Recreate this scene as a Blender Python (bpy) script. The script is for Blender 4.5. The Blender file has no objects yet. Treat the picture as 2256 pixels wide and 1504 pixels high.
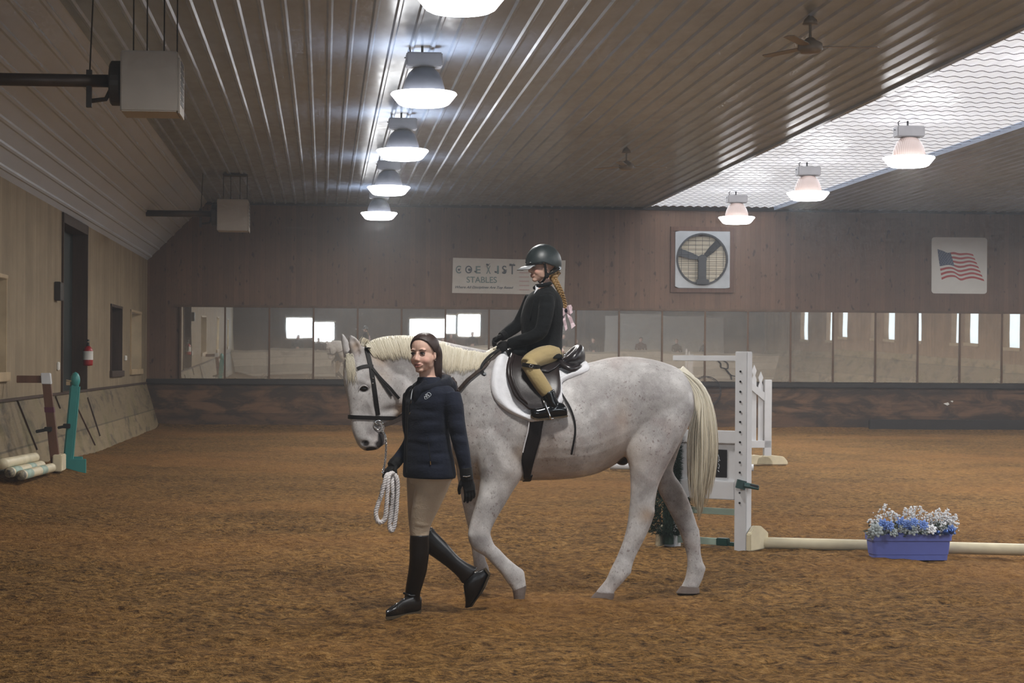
SKY_E = 0.8
SKY_W = 900.0
HAZE = 0.0026
RIM_W = 11.0
WIN_W = 65.0
LAMP_W = 148.0
EXPOSURE = -0.12
import bpy, bmesh, math, random
import numpy as np
from mathutils import Vector, Matrix, Quaternion
from mathutils.bvhtree import BVHTree
random.seed(11)
C = bpy.context.scene.collection
scene = bpy.context.scene
PI = math.pi
R = math.radians

# ------------------------------------------------------------------ camera model (2256 x 1504)
W_PX, H_PX, F_PX = 2256.0, 1504.0, 4000.0
CX, CY, ROLL = 980.0, 795.8, 0.0066
YAW = math.atan(267.0 / F_PX)
CAM = Vector((0, 0, 1.5))
_fw = Vector((math.sin(YAW), math.cos(YAW), 0)); _rt0 = Vector((math.cos(YAW), -math.sin(YAW), 0)); _up0 = Vector((0, 0, 1))
_rt = _rt0 * math.cos(ROLL) + _up0 * math.sin(ROLL); _up = _up0 * math.cos(ROLL) - _rt0 * math.sin(ROLL)

def ray(u, v):
    return _fw + _rt * ((u - CX) / F_PX) - _up * ((v - CY) / F_PX)
def at(u, v, Y):
    d = ray(u, v); return CAM + d * (Y / d.y)
def ground(u, v, z=0.0):
    d = ray(u, v); return CAM + d * ((z - CAM.z) / d.z)
def atx(u, v, X):
    d = ray(u, v); return CAM + d * (X / d.x)
def atz(u, v, Z):
    d = ray(u, v); return CAM + d * ((Z - CAM.z) / d.z)

cd = bpy.data.cameras.new('camera'); cam = bpy.data.objects.new('camera', cd); C.objects.link(cam)
cd.sensor_width = 36.0; cd.sensor_fit = 'HORIZONTAL'; cd.lens = F_PX / W_PX * 36.0
cd.shift_x = (W_PX / 2 - CX) / W_PX; cd.shift_y = (CY - H_PX / 2) / W_PX
cd.clip_start = 0.05; cd.clip_end = 300
cam.matrix_world = Matrix.Translation(CAM) @ Matrix((_rt, _up, -_fw)).transposed().to_4x4()
scene.camera = cam

# ------------------------------------------------------------------ objects
def tag(o, label=None, cat=None, group=None, kind=None):
    if label: o['label'] = label
    if cat: o['category'] = cat
    if group: o['group'] = group
    if kind: o['kind'] = kind
    return o
def thing(name, loc, label, cat, group=None):
    o = bpy.data.objects.new(name, None); C.objects.link(o); o.location = Vector(loc); o.empty_display_size = .1
    return tag(o, label, cat, group)
def world_loc(o):
    p = Vector(o.location)
    while o.parent is not None:
        o = o.parent; p = p + o.location
    return p
def link(name, me, m=None, parent=None, smooth=True, origin=None):
    """me holds world coordinates; the object's origin goes to the middle of its base."""
    n = len(me.vertices); co = np.empty(n * 3); me.vertices.foreach_get('co', co); co = co.reshape(-1, 3)
    if n == 0: print('EMPTY MESH', name); co = np.zeros((1, 3))
    if origin is None:
        lo, hi = co.min(0), co.max(0); origin = Vector(((lo[0] + hi[0]) / 2, (lo[1] + hi[1]) / 2, lo[2]))
    origin = Vector(origin)
    me.transform(Matrix.Translation(-origin))
    o = bpy.data.objects.new(name, me); C.objects.link(o)
    if parent is not None:
        o.parent = parent; o.location = origin - world_loc(parent)
    else:
        o.location = origin
    if m is not None and len(me.materials) == 0: me.materials.append(m)
    if smooth: me.polygons.foreach_set('use_smooth', [True] * len(me.polygons))
    me.update()
    return o
def copy_tree(o, parent=None):
    c = o.copy(); C.objects.link(c); c.parent = parent
    for ch in list(o.children): copy_tree(ch, c)
    return c
def label_tree(o, label): o['label'] = label; return o

# ------------------------------------------------------------------ mesh builder
class MB:
    def __init__(s): s.v = []; s.f = []; s.mi = []; s.cur = 0
    def add(s, vs, fs):
        b = len(s.v); s.v.extend([tuple(p) for p in vs]); s.f.extend([tuple(i + b for i in f) for f in fs]); s.mi.extend([s.cur] * len(fs)); return s
    def box(s, lo, hi, M=None):
        x0, y0, z0 = lo; x1, y1, z1 = hi
        vs = [Vector(p) for p in ((x0,y0,z0),(x1,y0,z0),(x1,y1,z0),(x0,y1,z0),(x0,y0,z1),(x1,y0,z1),(x1,y1,z1),(x0,y1,z1))]
        if M is not None: vs = [M @ p for p in vs]
        return s.add(vs, [(0,3,2,1),(4,5,6,7),(0,1,5,4),(1,2,6,5),(2,3,7,6),(3,0,4,7)])
    def cbox(s, c, size, M=None):
        c = Vector(c); h = Vector(size) / 2
        T = Matrix.Translation(c) @ (M if M is not None else Matrix())
        return s.box(-h, h, T)
    def hexa(s, a, b):
        """a, b: two quads of 4 points (front, back)"""
        return s.add(list(a) + list(b), [(3,2,1,0),(4,5,6,7),(0,1,5,4),(1,2,6,5),(2,3,7,6),(3,0,4,7)])
    def rings(s, rs, closed=True, cap=True):
        n = len(rs[0]); vs = [p for r in rs for p in r]; fs = []
        for i in range(len(rs) - 1):
            for j in range(n if closed else n - 1):
                k = (j + 1) % n
                fs.append((i*n+j, i*n+k, (i+1)*n+k, (i+1)*n+j))
        if cap:
            fs.append(tuple(range(n - 1, -1, -1))); fs.append(tuple((len(rs)-1)*n + j for j in range(n)))
        return s.add(vs, fs)
    def tube(s, pts, rad, n=10, cap=True, flat=None, upv=None):
        """flat: second radius list; upv: axis the first radius is aligned with"""
        pts = [Vector(p) for p in pts]; m = len(pts)
        if not hasattr(rad, '__len__'): rad = [rad] * m
        if flat is not None and not hasattr(flat, '__len__'): flat = [flat] * m
        rs = []; prev = None
        for i in range(m):
            t = (pts[min(i+1, m-1)] - pts[max(i-1, 0)])
            if t.length < 1e-9: t = Vector((0, 0, 1))
            t.normalize()
            if upv is not None:
                a = upv[i] if isinstance(upv, list) else Vector(upv)
                a = (a - t * a.dot(t))
                if a.length < 1e-6: a = t.orthogonal()
            elif prev is None: a = t.orthogonal()
            else:
                a = prev - t * prev.dot(t)
                if a.length < 1e-6: a = t.orthogonal()
            a.normalize(); prev = a; b = t.cross(a)
            ra = rad[i]; rb = flat[i] if flat is not None else ra
            rs.append([pts[i] + a * (ra * math.cos(2*PI*k/n)) + b * (rb * math.sin(2*PI*k/n)) for k in range(n)])
        return s.rings(rs, True, cap)
    def ell(s, c, r, M=None, nu=18, nv=12):
        c = Vector(c); vs = []; fs = []
        if not hasattr(r, '__len__'): r = (r, r, r)
        rs = []
        for i in range(nv + 1):
            th = PI * i / nv
            rs.append([(r[0]*math.sin(th)*math.cos(2*PI*j/nu), r[1]*math.sin(th)*math.sin(2*PI*j/nu), r[2]*math.cos(th)) for j in range(nu)])
        vs = [Vector(rs[0][0])]
        for i in range(1, nv): vs += [Vector(p) for p in rs[i]]
        vs.append(Vector(rs[nv][0]))
        for j in range(nu): fs.append((0, 1 + j, 1 + (j+1) % nu))
        for i in range(nv - 2):
            for j in range(nu):
                a = 1 + i*nu + j; b = 1 + i*nu + (j+1) % nu
                fs.append((a, a + nu, b + nu, b))
        l = len(vs) - 1
        for j in range(nu): fs.append((l, 1 + (nv-2)*nu + (j+1) % nu, 1 + (nv-2)*nu + j))
        if M is not None: vs = [M @ p for p in vs]
        return s.add([c + p for p in vs], fs)
    def lathe(s, prof, c=(0,0,0), n=32, M=None, cap=False):
        c = Vector(c); rs = []
        for r, z in prof:
            ring = [Vector((r*math.cos(2*PI*j/n), r*math.sin(2*PI*j/n), z)) for j in range(n)]
            if M is not None: ring = [M @ p for p in ring]
            rs.append([c + p for p in ring])
        return s.rings(rs, True, cap)
    def prism(s, poly, off):
        """poly: coplanar points; off: extrusion vector"""
        n = len(poly); off = Vector(off); a = [Vector(p) for p in poly]; b = [p + off for p in a]
        return s.add(a + b, [tuple(range(n-1, -1, -1)), tuple(range(n, 2*n))] + [(j, (j+1) % n, n + (j+1) % n, n + j) for j in range(n)])
    def patch(s, grid, thick=None):
        """grid[i][j] points; thick: function(i,j)->vector to the back layer, or None"""
        ni, nj = len(grid), len(grid[0]); vs = [p for r in grid for p in r]
        fs = [(i*nj+j, i*nj+j+1, (i+1)*nj+j+1, (i+1)*nj+j) for i in range(ni-1) for j in range(nj-1)]
        if thick is not None:
            b = len(vs); vs = vs + [grid[i][j] + thick(i, j) for i in range(ni) for j in range(nj)]
            fs += [tuple(b + k for k in reversed(f)) for f in fs]
            rim = [j for j in range(nj)] + [i*nj + nj - 1 for i in range(1, ni)] + [(ni-1)*nj + j for j in range(nj-2, -1, -1)] + [i*nj for i in range(ni-2, 0, -1)]
            for k in range(len(rim)):
                a, c2 = rim[k], rim[(k+1) % len(rim)]
                fs.append((c2, a, b + a, b + c2))
        return s.add(vs, fs)
    def mesh(s, name):
        me = bpy.data.meshes.new(name); me.from_pydata(s.v, [], s.f)
        if any(s.mi): me.polygons.foreach_set('material_index', s.mi)
        me.update(); return me
    def build(s, name, m=None, parent=None, smooth=False, origin=None, bevel=0, fixn=True, mats=None):
        me = s.mesh(name)
        if fixn or bevel:
            bm = bmesh.new(); bm.from_mesh(me)
            if bevel:
                es = [e for e in bm.edges if len(e.link_faces) == 2 and e.calc_face_angle(0) > .6]
                bmesh.ops.bevel(bm, geom=es, offset=bevel, segments=2, affect='EDGES', clamp_overlap=True)
            bmesh.ops.recalc_face_normals(bm, faces=bm.faces)
            bm.to_mesh(me); bm.free()
        if mats:
            for x in mats: me.materials.append(x)
        return link(name, me, m, parent, smooth, origin)

def remesh(mb, voxel, smooth=4, factor=.5, fix=True):
    """one continuous surface out of overlapping closed shapes"""
    me = mb.mesh('tmp')
    bm = bmesh.new(); bm.from_mesh(me); bmesh.ops.recalc_face_normals(bm, faces=bm.faces); bm.to_mesh(me); bm.free()
    o = bpy.data.objects.new('tmp', me); C.objects.link(o)
    m = o.modifiers.new('r', 'REMESH'); m.mode = 'VOXEL'; m.voxel_size = voxel; m.adaptivity = 0
    if smooth:
        k = o.modifiers.new('s', 'SMOOTH'); k.factor = factor; k.iterations = smooth
    dg = bpy.context.evaluated_depsgraph_get()
    out = bpy.data.meshes.new_from_object(o.evaluated_get(dg))
    bpy.data.objects.remove(o); bpy.data.meshes.remove(me)
    return out
def get_co(me):
    co = np.empty(len(me.vertices) * 3, dtype=np.float64); me.vertices.foreach_get('co', co); return co.reshape(-1, 3)
def set_co(me, co): me.vertices.foreach_set('co', co.reshape(-1)); me.update()
def push(co, c, r, vec, aniso=None):
    d = co - np.array(c)
    if aniso is not None: d = d / np.array(aniso)
    w = np.exp(-(d * d).sum(1) / (r * r)); co += w[:, None] * np.array(vec)[None, :]
def blob(co, c, r, aniso=None):
    d = co - np.array(c)
    if aniso is not None: d = d / np.array(aniso)
    return np.exp(-(d * d).sum(1) / (r * r))
def set_mask(me, name, w):
    a = me.attributes.new(name, 'FLOAT', 'POINT'); a.data.foreach_set('value', np.clip(w, 0, 1).astype(np.float32))
def bvh_of(me): return BVHTree.FromPolygons([v.co.copy() for v in me.vertices], [tuple(p.vertices) for p in me.polygons])
def spline(pts, n):
    """Catmull-Rom through tuples, n samples"""
    P = [np.array(p, dtype=float) for p in pts]; m = len(P) - 1; out = []
    for k in range(n):
        t = m * k / (n - 1); i = min(int(t), m - 1); f = t - i
        p0, p1, p2, p3 = P[max(i-1, 0)], P[i], P[i+1], P[min(i+2, m)]
        out.append(.5*((2*p1) + (-p0+p2)*f + (2*p0-5*p1+4*p2-p3)*f*f + (-p0+3*p1-3*p2+p3)*f**3))
    return out
def vspline(pts, n): return [Vector(p) for p in spline([tuple(q) for q in pts], n)]
def helix_rope(mb, pts, r, turns_per_m=28, strands=3, n=6):
    L = [0]
    for i in range(1, len(pts)): L.append(L[-1] + (pts[i] - pts[i-1]).length)
    for k in range(strands):
        out = []; prev = None
        for i, p in enumerate(pts):
            t = (pts[min(i+1, len(pts)-1)] - pts[max(i-1, 0)]).normalized()
            a = t.orthogonal() if prev is None else (prev - t * prev.dot(t))
            a.normalize(); prev = a; b = t.cross(a); ph = 2*PI*(k/strands + L[i]*turns_per_m)
            out.append(p + (a*math.cos(ph) + b*math.sin(ph)) * r * .5)
        mb.tube(out, r * .62, n)

# numpy value noise
_rng = np.random.RandomState(5); _tab = _rng.rand(256, 256)
def vnoise(x, y):
    xi = np.floor(x).astype(int); yi = np.floor(y).astype(int); fx = x - xi; fy = y - yi
    fx = fx*fx*(3-2*fx); fy = fy*fy*(3-2*fy)
    g = lambda a, b: _tab[a % 256, b % 256]
    return (g(xi,yi)*(1-fx)+g(xi+1,yi)*fx)*(1-fy) + (g(xi,yi+1)*(1-fx)+g(xi+1,yi+1)*fx)*fy - .5
# ------------------------------------------------------------------ materials
def s2l(c):
    c = c / 255.0
    return c / 12.92 if c <= .04045 else ((c + .055) / 1.055) ** 2.4
def rgb(r, g, b): return (s2l(r), s2l(g), s2l(b), 1)
class NT:
    def __init__(s, name):
        s.m = bpy.data.materials.new(name); s.m.use_nodes = True; s.t = s.m.node_tree; s.t.nodes.clear()
        s.out = s.t.nodes.new('ShaderNodeOutputMaterial')
    def n(s, typ, props=None, **ins):
        nd = s.t.nodes.new('ShaderNode' + typ)
        for k, v in (props or {}).items(): setattr(nd, k, v)
        for k, v in ins.items():
            k2 = k.replace('_', ' ')
            sock = None
            for q in nd.inputs:
                if q.name == k2 or q.identifier == k: sock = q; break
            if sock is None: raise KeyError(typ + ' ' + k)
            s.set(sock, v)
        return nd
    def set(s, sock, v):
        if isinstance(v, bpy.types.NodeSocket): s.t.links.new(v, sock)
        elif isinstance(v, bpy.types.Node): s.t.links.new(v.outputs[0], sock)
        else: sock.default_value = v
    def math(s, op, a, b=0.0, c=None):
        nd = s.t.nodes.new('ShaderNodeMath'); nd.operation = op; s.set(nd.inputs[0], a); s.set(nd.inputs[1], b)
        if c is not None: s.set(nd.inputs[2], c)
        return nd.outputs[0]
    def mix(s, f, a, b, blend='MIX'):
        nd = s.t.nodes.new('ShaderNodeMix'); nd.data_type = 'RGBA'; nd.blend_type = blend
        s.set(nd.inputs[0], f); s.set(nd.inputs[6], a); s.set(nd.inputs[7], b); return nd.outputs[2]
    def ramp(s, f, stops, interp='LINEAR'):
        nd = s.t.nodes.new('ShaderNodeValToRGB'); cr = nd.color_ramp; cr.interpolation = interp
        while len(cr.elements) < len(stops): cr.elements.new(.5)
        for e, (p, c) in zip(cr.elements, stops):
            e.position = p; e.color = c if hasattr(c, '__len__') else (c, c, c, 1)
        s.set(nd.inputs[0], f); return nd.outputs[0]
    def coord(s, scale=(1, 1, 1), which='Object', rot=(0, 0, 0), loc=(0, 0, 0)):
        tc = s.t.nodes.new('ShaderNodeTexCoord'); mp = s.t.nodes.new('ShaderNodeMapping')
        mp.inputs['Scale'].default_value = scale; mp.inputs['Rotation'].default_value = rot; mp.inputs['Location'].default_value = loc
        s.t.links.new(tc.outputs[which], mp.inputs[0]); return mp.outputs[0]
    def noise(s, vec, scale=5., detail=4., rough=.55, dist=0.):
        nd = s.n('TexNoise'); nd.inputs['Scale'].default_value = scale; nd.inputs['Detail'].default_value = detail
        nd.inputs['Roughness'].default_value = rough; nd.inputs['Distortion'].default_value = dist
        s.t.links.new(vec, nd.inputs['Vector']); return nd.outputs[0]
    def bump(s, h, strength=.3, dist=.01):
        nd = s.n('Bump'); nd.inputs['Strength'].default_value = strength; nd.inputs['Distance'].default_value = dist
        s.set(nd.inputs['Height'], h); return nd.outputs[0]
    def bsdf(s, col, rough=.6, spec=.5, metal=0., normal=None, **kw):
        nd = s.n('BsdfPrincipled'); s.set(nd.inputs['Base Color'], col); s.set(nd.inputs['Roughness'], rough)
        s.set(nd.inputs['Specular IOR Level'], spec); s.set(nd.inputs['Metallic'], metal)
        if normal is not None: s.set(nd.inputs['Normal'], normal)
        for k, v in kw.items(): s.set(nd.inputs[k.replace('_', ' ')], v)
        return nd.outputs[0]
    def done(s, sh): s.t.links.new(sh, s.out.inputs[0]); return s.m
    def attr(s, name):
        nd = s.t.nodes.new('ShaderNodeAttribute'); nd.attribute_name = name; return nd.outputs['Fac']

def plain(name, col, rough=.55, spec=.4, metal=0., var=.12, scale=6., bump=0., bscale=40., stretch=(1,1,1), coat=0.):
    t = NT(name); vec = t.coord(stretch)
    nz = t.noise(vec, scale, 4.); f = t.ramp(nz, [(.3, 1 - var), (.7, 1 + var * .5)])
    c = t.mix(1.0, col, f, 'MULTIPLY'); nm = None
    if bump: nm = t.bump(t.noise(vec, bscale, 3.), bump, .004)
    kw = {'Coat_Weight': coat, 'Coat_Roughness': .1} if coat else {}
    return t.done(t.bsdf(c, rough, spec, metal, nm, **kw))

def planks(name, ca, cb, width, axis='x', grain=(1,1,1), rough=.65, stain=.35, knots=True, groove=.02, spec=.3):
    """boards of one width; axis: the direction the boards are counted in"""
    t = NT(name); tc = t.coord((1, 1, 1)); sp = t.n('SeparateXYZ', Vector=tc); q = sp.outputs['xyz'.index(axis)]
    d = t.math('DIVIDE', q, width); idx = t.math('FLOOR', d); fr = t.math('FRACT', d)
    wn = t.n('TexWhiteNoise', {'noise_dimensions': '1D'}); t.set(wn.inputs['W'], idx); rnd = wn.outputs['Value']
    off = t.n('CombineXYZ'); t.set(off.inputs[0], t.math('MULTIPLY', rnd, 37.)); t.set(off.inputs[1], t.math('MULTIPLY', rnd, 17.)); t.set(off.inputs[2], t.math('MULTIPLY', rnd, 23.))
    va = t.n('VectorMath', {'operation': 'ADD'}); t.set(va.inputs[0], t.coord(grain)); t.set(va.inputs[1], off.outputs[0])
    g = t.noise(va.outputs[0], 6., 6., .6, .6); st = t.noise(tc, 1.3, 5., .6)
    c = t.mix(g, ca, cb)
    c = t.mix(1., c, t.ramp(rnd, [(0, .86), (1, 1.1)]), 'MULTIPLY')
    c = t.mix(1., c, t.ramp(st, [(.32, 1 - stain), (.62, 1.)]), 'MULTIPLY')
    if knots:
        kn = t.noise(t.coord((1, 1, .45) if axis != 'z' else (.45, .45, 1)), 14., 1., .4)
        c = t.mix(1., c, t.ramp(kn, [(.69, 1.), (.76, .40)]), 'MULTIPLY')
    ed = t.math('LESS_THAN', t.math('MINIMUM', fr, t.math('SUBTRACT', 1., fr)), groove)
    c = t.mix(t.math('MULTIPLY', ed, .45), c, (.01, .008, .006, 1))
    nm = t.bump(t.math('ADD', t.math('MULTIPLY', g, .25), t.math('SUBTRACT', 1., ed)), .4, .004)
    return t.done(t.bsdf(c, rough, spec, 0., nm))

M = {}
# sand and fibre footing
t = NT('sand_footing'); v = t.coord((1, 1, 1)); ve = t.coord((1, 1.15, 1))
n1 = t.noise(v, 1.1, 3., .6); n2 = t.noise(ve, 13., 4., .72); n3 = t.noise(v, 38., 2., .7); n4 = t.noise(v, .25, 2., .5)
c = t.ramp(n2, [(.33, (.042, .020, .008, 1)), (.45, (.150, .078, .024, 1)), (.56, (.235, .124, .038, 1)), (.74, (.34, .205, .080, 1))])
c = t.mix(1., c, t.ramp(n1, [(.3, .74), (.7, 1.14)]), 'MULTIPLY')
c = t.mix(1., c, t.ramp(n3, [(.30, .42), (.55, 1.08)]), 'MULTIPLY')
c = t.mix(t.ramp(n4, [(.45, 0.), (.65, .35)]), c, (.30, .135, .04, 1))
nm = t.bump(t.math('ADD', t.math('MULTIPLY', n2, 1.), t.math('MULTIPLY', n3, .5)), 1., .045)
M['sand'] = t.done(t.bsdf(c, .95, .1, 0., nm))

M['backwall'] = planks('brown_wall_boards', rgb(92, 69, 54), rgb(118, 91, 72), .115, 'x', (9, 9, .7), .6, .18)
M['leftwall'] = planks('pale_wall_boards', rgb(132, 115, 92), rgb(162, 145, 118), .145, 'y', (9, 9, .7), .7, .22, knots=False)
M['rightwall'] = planks('right_wall_boards', rgb(140, 110, 84), rgb(165, 136, 108), .145, 'y', (9, 9, .7), .7, .3, knots=False)
M['endwall'] = planks('end_wall_boards', rgb(80, 66, 58), rgb(104, 88, 76), .2, 'x', (9, 9, .7), .7, .3, knots=False)
# scuffed kick boards: horizontal planks with dirt
def kick(name, ca, cb, dirt, thr, width=.26, axis='z', green=0.):
    t = NT(name); tc = t.coord(); sp = t.n('SeparateXYZ', Vector=tc); q = sp.outputs[2]
    d = t.math('DIVIDE', q, width); idx = t.math('FLOOR', d); fr = t.math('FRACT', d)
    wn = t.n('TexWhiteNoise', {'noise_dimensions': '1D'}); t.set(wn.inputs['W'], idx); rnd = wn.outputs['Value']
    g = t.noise(t.coord((.5, .5, 7)), 5., 5., .6, .4); c = t.mix(g, ca, cb)
    c = t.mix(1., c, t.ramp(rnd, [(0, .75), (1, 1.2)]), 'MULTIPLY')
    s1 = t.noise(t.coord((.55, .55, 1.6)), 2.2, 6., .65, .5)
    c = t.mix(t.ramp(s1, [(thr, 0.), (thr + .16, .85)]), c, dirt)
    if green: c = t.mix(t.ramp(t.noise(t.coord((1, 1, 1), loc=(3, 5, 1)), 1.6, 4.), [(.5, 0.), (.7, green)]), c, rgb(96, 92, 46))
    ed = t.math('LESS_THAN', t.math('MINIMUM', fr, t.math('SUBTRACT', 1., fr)), .02)
    c = t.mix(t.math('MULTIPLY', ed, .5), c, (.01, .008, .006, 1))
    return t.done(t.bsdf(c, .7, .3, 0., t.bump(g, .3, .004)))
M['kick_back'] = kick('dark_kick_boards', rgb(84, 60, 43), rgb(112, 82, 58), rgb(40, 30, 23), .42)
M['kick_left'] = kick('pale_kick_boards', rgb(120, 104, 78), rgb(144, 126, 98), rgb(66, 58, 48), .50, .6, green=.5)
M['kick_pale'] = kick('whitewashed_kick_boards', rgb(214, 200, 180), rgb(230, 218, 200), rgb(176, 156, 132), .58, .3)
M['trimwood'] = plain('reddish_trim_wood', rgb(92, 66, 52), .6, .3, var=.25, scale=3, stretch=(8, 8, .8))
M['batten'] = plain('brown_mirror_battens', rgb(96, 74, 56), .5, .3, var=.3, scale=4)
M['ledge'] = plain('dark_ledge_wood', rgb(44, 37, 33), .5, .3, var=.2)
M['palewood'] = plain('pale_window_trim', rgb(176, 154, 122), .6, .3, var=.2, scale=3)
M['darkwood'] = plain('dark_door_wood', rgb(70, 54, 44), .6, .3, var=.3, scale=3, stretch=(6, 6, .6))
M['greendoor'] = plain('dark_green_door', rgb(30, 38, 36), .55, .3, var=.15)
# painted corrugated liner
def liner(name, col, rough, bumps=.12):
    t = NT(name); v = t.coord((1, .35, 1)); nz = t.noise(v, 3., 5., .6)
    c = t.mix(1., col, t.ramp(nz, [(.3, .86), (.7, 1.05)]), 'MULTIPLY')
    h = t.noise(t.coord((5., .5, 5.)), 2.2, 3.)
    r = t.ramp(t.noise(v, 9., 3.), [(.3, rough * .8), (.7, rough * 1.3)])
    return t.done(t.bsdf(c, r, .35, 0., t.bump(h, bumps, .012)))
M['liner'] = liner('white_liner_panel', rgb(176, 194, 222), .20, .04)
t = NT('cove_liner_panel'); M['liner_rib'] = t.done(t.bsdf(t.mix(t.noise(t.coord((1, .3, 1)), 1.5, 3.), rgb(182, 190, 202), rgb(196, 204, 216)), .38, .35))
# skylight: translucent daylit sheeting
t = NT('daylit_skylight_sheet'); nz = t.noise(t.coord((3, .6, 1)), 3., 4.)
e = t.n('Emission'); t.set(e.inputs[0], t.mix(nz, (.80, .84, .95, 1), (1, 1, 1, 1))); e.inputs[1].default_value = 1.0
M['sky_e'] = e
t2 = t.n('AddShader'); t.set(t2.inputs[0], e.outputs[0]); t.set(t2.inputs[1], t.bsdf((.6, .6, .62, 1), .25, .5)); M['skylight'] = t.done(t2.outputs[0]); M['skylight'].cycles.emission_sampling = 'NONE'
M['shadow_strips'] = plain('grey_shadow_strip', rgb(128, 122, 126), .6, .3)
def emit(name, col, strength):
    t = NT(name); e = t.n('Emission'); e.inputs[0].default_value = col; e.inputs[1].default_value = strength
    return t.done(e.outputs[0])
LAMP_E = 9.0
M['lens'] = emit('lit_lamp_lens', (.97, .98, 1.0, 1), LAMP_E); M['lens'].cycles.emission_sampling = 'NONE'
M['daywin'] = emit('daylit_window_pane', (.80, .92, 1.0, 1), 1.7); M['daywin'].cycles.emission_sampling = 'NONE'
M['daywin_l'] = emit('dim_daylit_window_pane', (.82, .9, 1.0, 1), .32); M['daywin_l'].cycles.emission_sampling = 'NONE'
M['bell_grey'] = plain('grey_lamp_bell', rgb(84, 86, 94), .35, .5, .2, var=.1)
t = NT('translucent_pink_lamp_bell'); w = t.n('TexWave', {'bands_direction': 'X'}); t.set(w.inputs['Vector'], t.coord()); w.inputs['Scale'].default_value = 14.
c = t.mix(w.outputs[0], rgb(138, 120, 113), rgb(160, 144, 137)); tr = t.n('BsdfTranslucent'); t.set(tr.inputs[0], c)
mx = t.n('MixShader'); mx.inputs[0].default_value = .15; t.set(mx.inputs[1], t.bsdf(c, .25, .5)); t.set(mx.inputs[2], tr.outputs[0]); M['bell_pink'] = t.done(mx.outputs[0])
M['ballast'] = plain('grey_ballast_housing', rgb(112, 112, 118), .45, .4, .1)
M['ballast_w'] = plain('white_ballast_housing', rgb(130, 126, 126), .45, .4, .1)
M['wire'] = plain('dark_wire', rgb(46, 44, 46), .5, .4, .3)
# mirror: silvered glass under dust
t = NT('dusty_arena_mirror'); v = t.coord((1, 1, 1)); du = t.noise(v, 2.4, 5., .6)
wv = t.noise(t.coord((1., 1., .6)), 1.1, 1., .3)
g = t.n('BsdfGlossy'); t.set(g.inputs[0], (.90, .90, .88, 1)); g.inputs['Roughness'].default_value = .012; t.set(g.inputs['Normal'], t.bump(wv, .03, .05))
df = t.n('BsdfDiffuse'); t.set(df.inputs[0], rgb(196, 178, 156))
sp = t.n('SeparateXYZ', Vector=v)
low = t.ramp(sp.outputs[2], [(0., .42), (.8, .22), (1., .14)])
mx = t.n('MixShader'); t.set(mx.inputs[0], t.math('MULTIPLY', low, t.ramp(du, [(.3, .7), (.7, 1.2)]))); t.set(mx.inputs[1], g.outputs[0]); t.set(mx.inputs[2], df.outputs[0])
M['mirror'] = t.done(mx.outputs[0])

M['white_paint'] = plain('white_painted_wood', rgb(206, 206, 208), .5, .4, var=.1, scale=4, bump=.1)
M['old_white'] = plain('yellowed_white_paint', rgb(214, 202, 172), .5, .4, var=.18, scale=5, bump=.1)
M['mint'] = plain('pale_green_paint', rgb(160, 180, 166), .5, .4, var=.12)
M['teal'] = plain('teal_painted_wood', rgb(58, 140, 136), .35, .5, var=.12, scale=4)
M['rustwood'] = plain('brown_stained_post', rgb(100, 68, 52), .55, .4, var=.25, scale=4, stretch=(4, 4, .6))
M['purple'] = plain('purple_band_paint', rgb(84, 34, 54), .5, .4)
M['darkteal'] = plain('dark_teal_plastic', rgb(20, 62, 58), .4, .5)
M['black_pl'] = plain('black_plastic', rgb(22, 22, 24), .45, .5)
M['blackpaint'] = plain('black_board_paint', rgb(26, 25, 30), .5, .4)
M['heater'] = plain('off_white_enamel', rgb(172, 164, 154), .5, .4, var=.06)
M['dark_metal'] = plain('dark_steel', rgb(58, 52, 48), .5, .5, .4, var=.2)
M['tube'] = plain('brown_grey_steel_tube', rgb(74, 64, 58), .45, .5, .4, var=.2)
M['bluebox'] = plain('blue_plastic_box', rgb(100, 110, 182), .45, .4, var=.08)
M['petal_w'] = plain('white_fabric_petals', rgb(226, 226, 228), .7, .3, var=.1, scale=20)
M['petal_b'] = plain('blue_fabric_petals', rgb(110, 140, 206), .5, .4, var=.15, scale=20)
M['petal_s'] = plain('silver_grey_leaves', rgb(150, 158, 158), .5, .5, var=.2, scale=20)
M['bauble'] = plain('glossy_blue_bauble', rgb(56, 86, 150), .12, .6, .6, var=.02)
M['darkleaf'] = plain('dark_green_leaves', rgb(44, 58, 46), .6, .3, var=.2, scale=20)
M['pine'] = plain('pine_garland_needles', rgb(38, 58, 46), .7, .2, var=.3, scale=30)
M['sign_w'] = plain('white_sign_board', rgb(196, 194, 190), .35, .4, var=.04)
M['banner'] = plain('white_vinyl_banner', rgb(182, 176, 168), .45, .4, var=.05)
M['ink'] = plain('dark_grey_print', rgb(74, 78, 84), .6, .2, var=.05)
M['ink_t'] = plain('teal_grey_print', rgb(100, 118, 116), .6, .2, var=.05)
M['ink_r'] = plain('pale_red_print', rgb(176, 150, 144), .6, .2, var=.05)
M['flag_r'] = plain('red_flag_print', rgb(168, 52, 52), .5, .3, var=.08)
M['flag_b'] = plain('blue_flag_print', rgb(58, 70, 104), .5, .3, var=.08)
M['fan_w'] = plain('white_fan_housing', rgb(158, 160, 162), .4, .4, var=.12, scale=5)
M['shutter'] = plain('beige_fan_shutter', rgb(176, 164, 142), .5, .3, var=.15, scale=4)
M['fan_d'] = plain('dark_grey_fan_metal', rgb(52, 52, 54), .5, .4, .3, var=.2)
M['fan_b'] = plain('greyish_brown_fan_paint', rgb(132, 122, 110), .4, .5, var=.1)
M['red'] = plain('red_extinguisher_paint', rgb(160, 28, 34), .35, .5)
M['chrome'] = plain('bright_steel', rgb(205, 205, 205), .18, .6, 1., var=.05)
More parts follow.
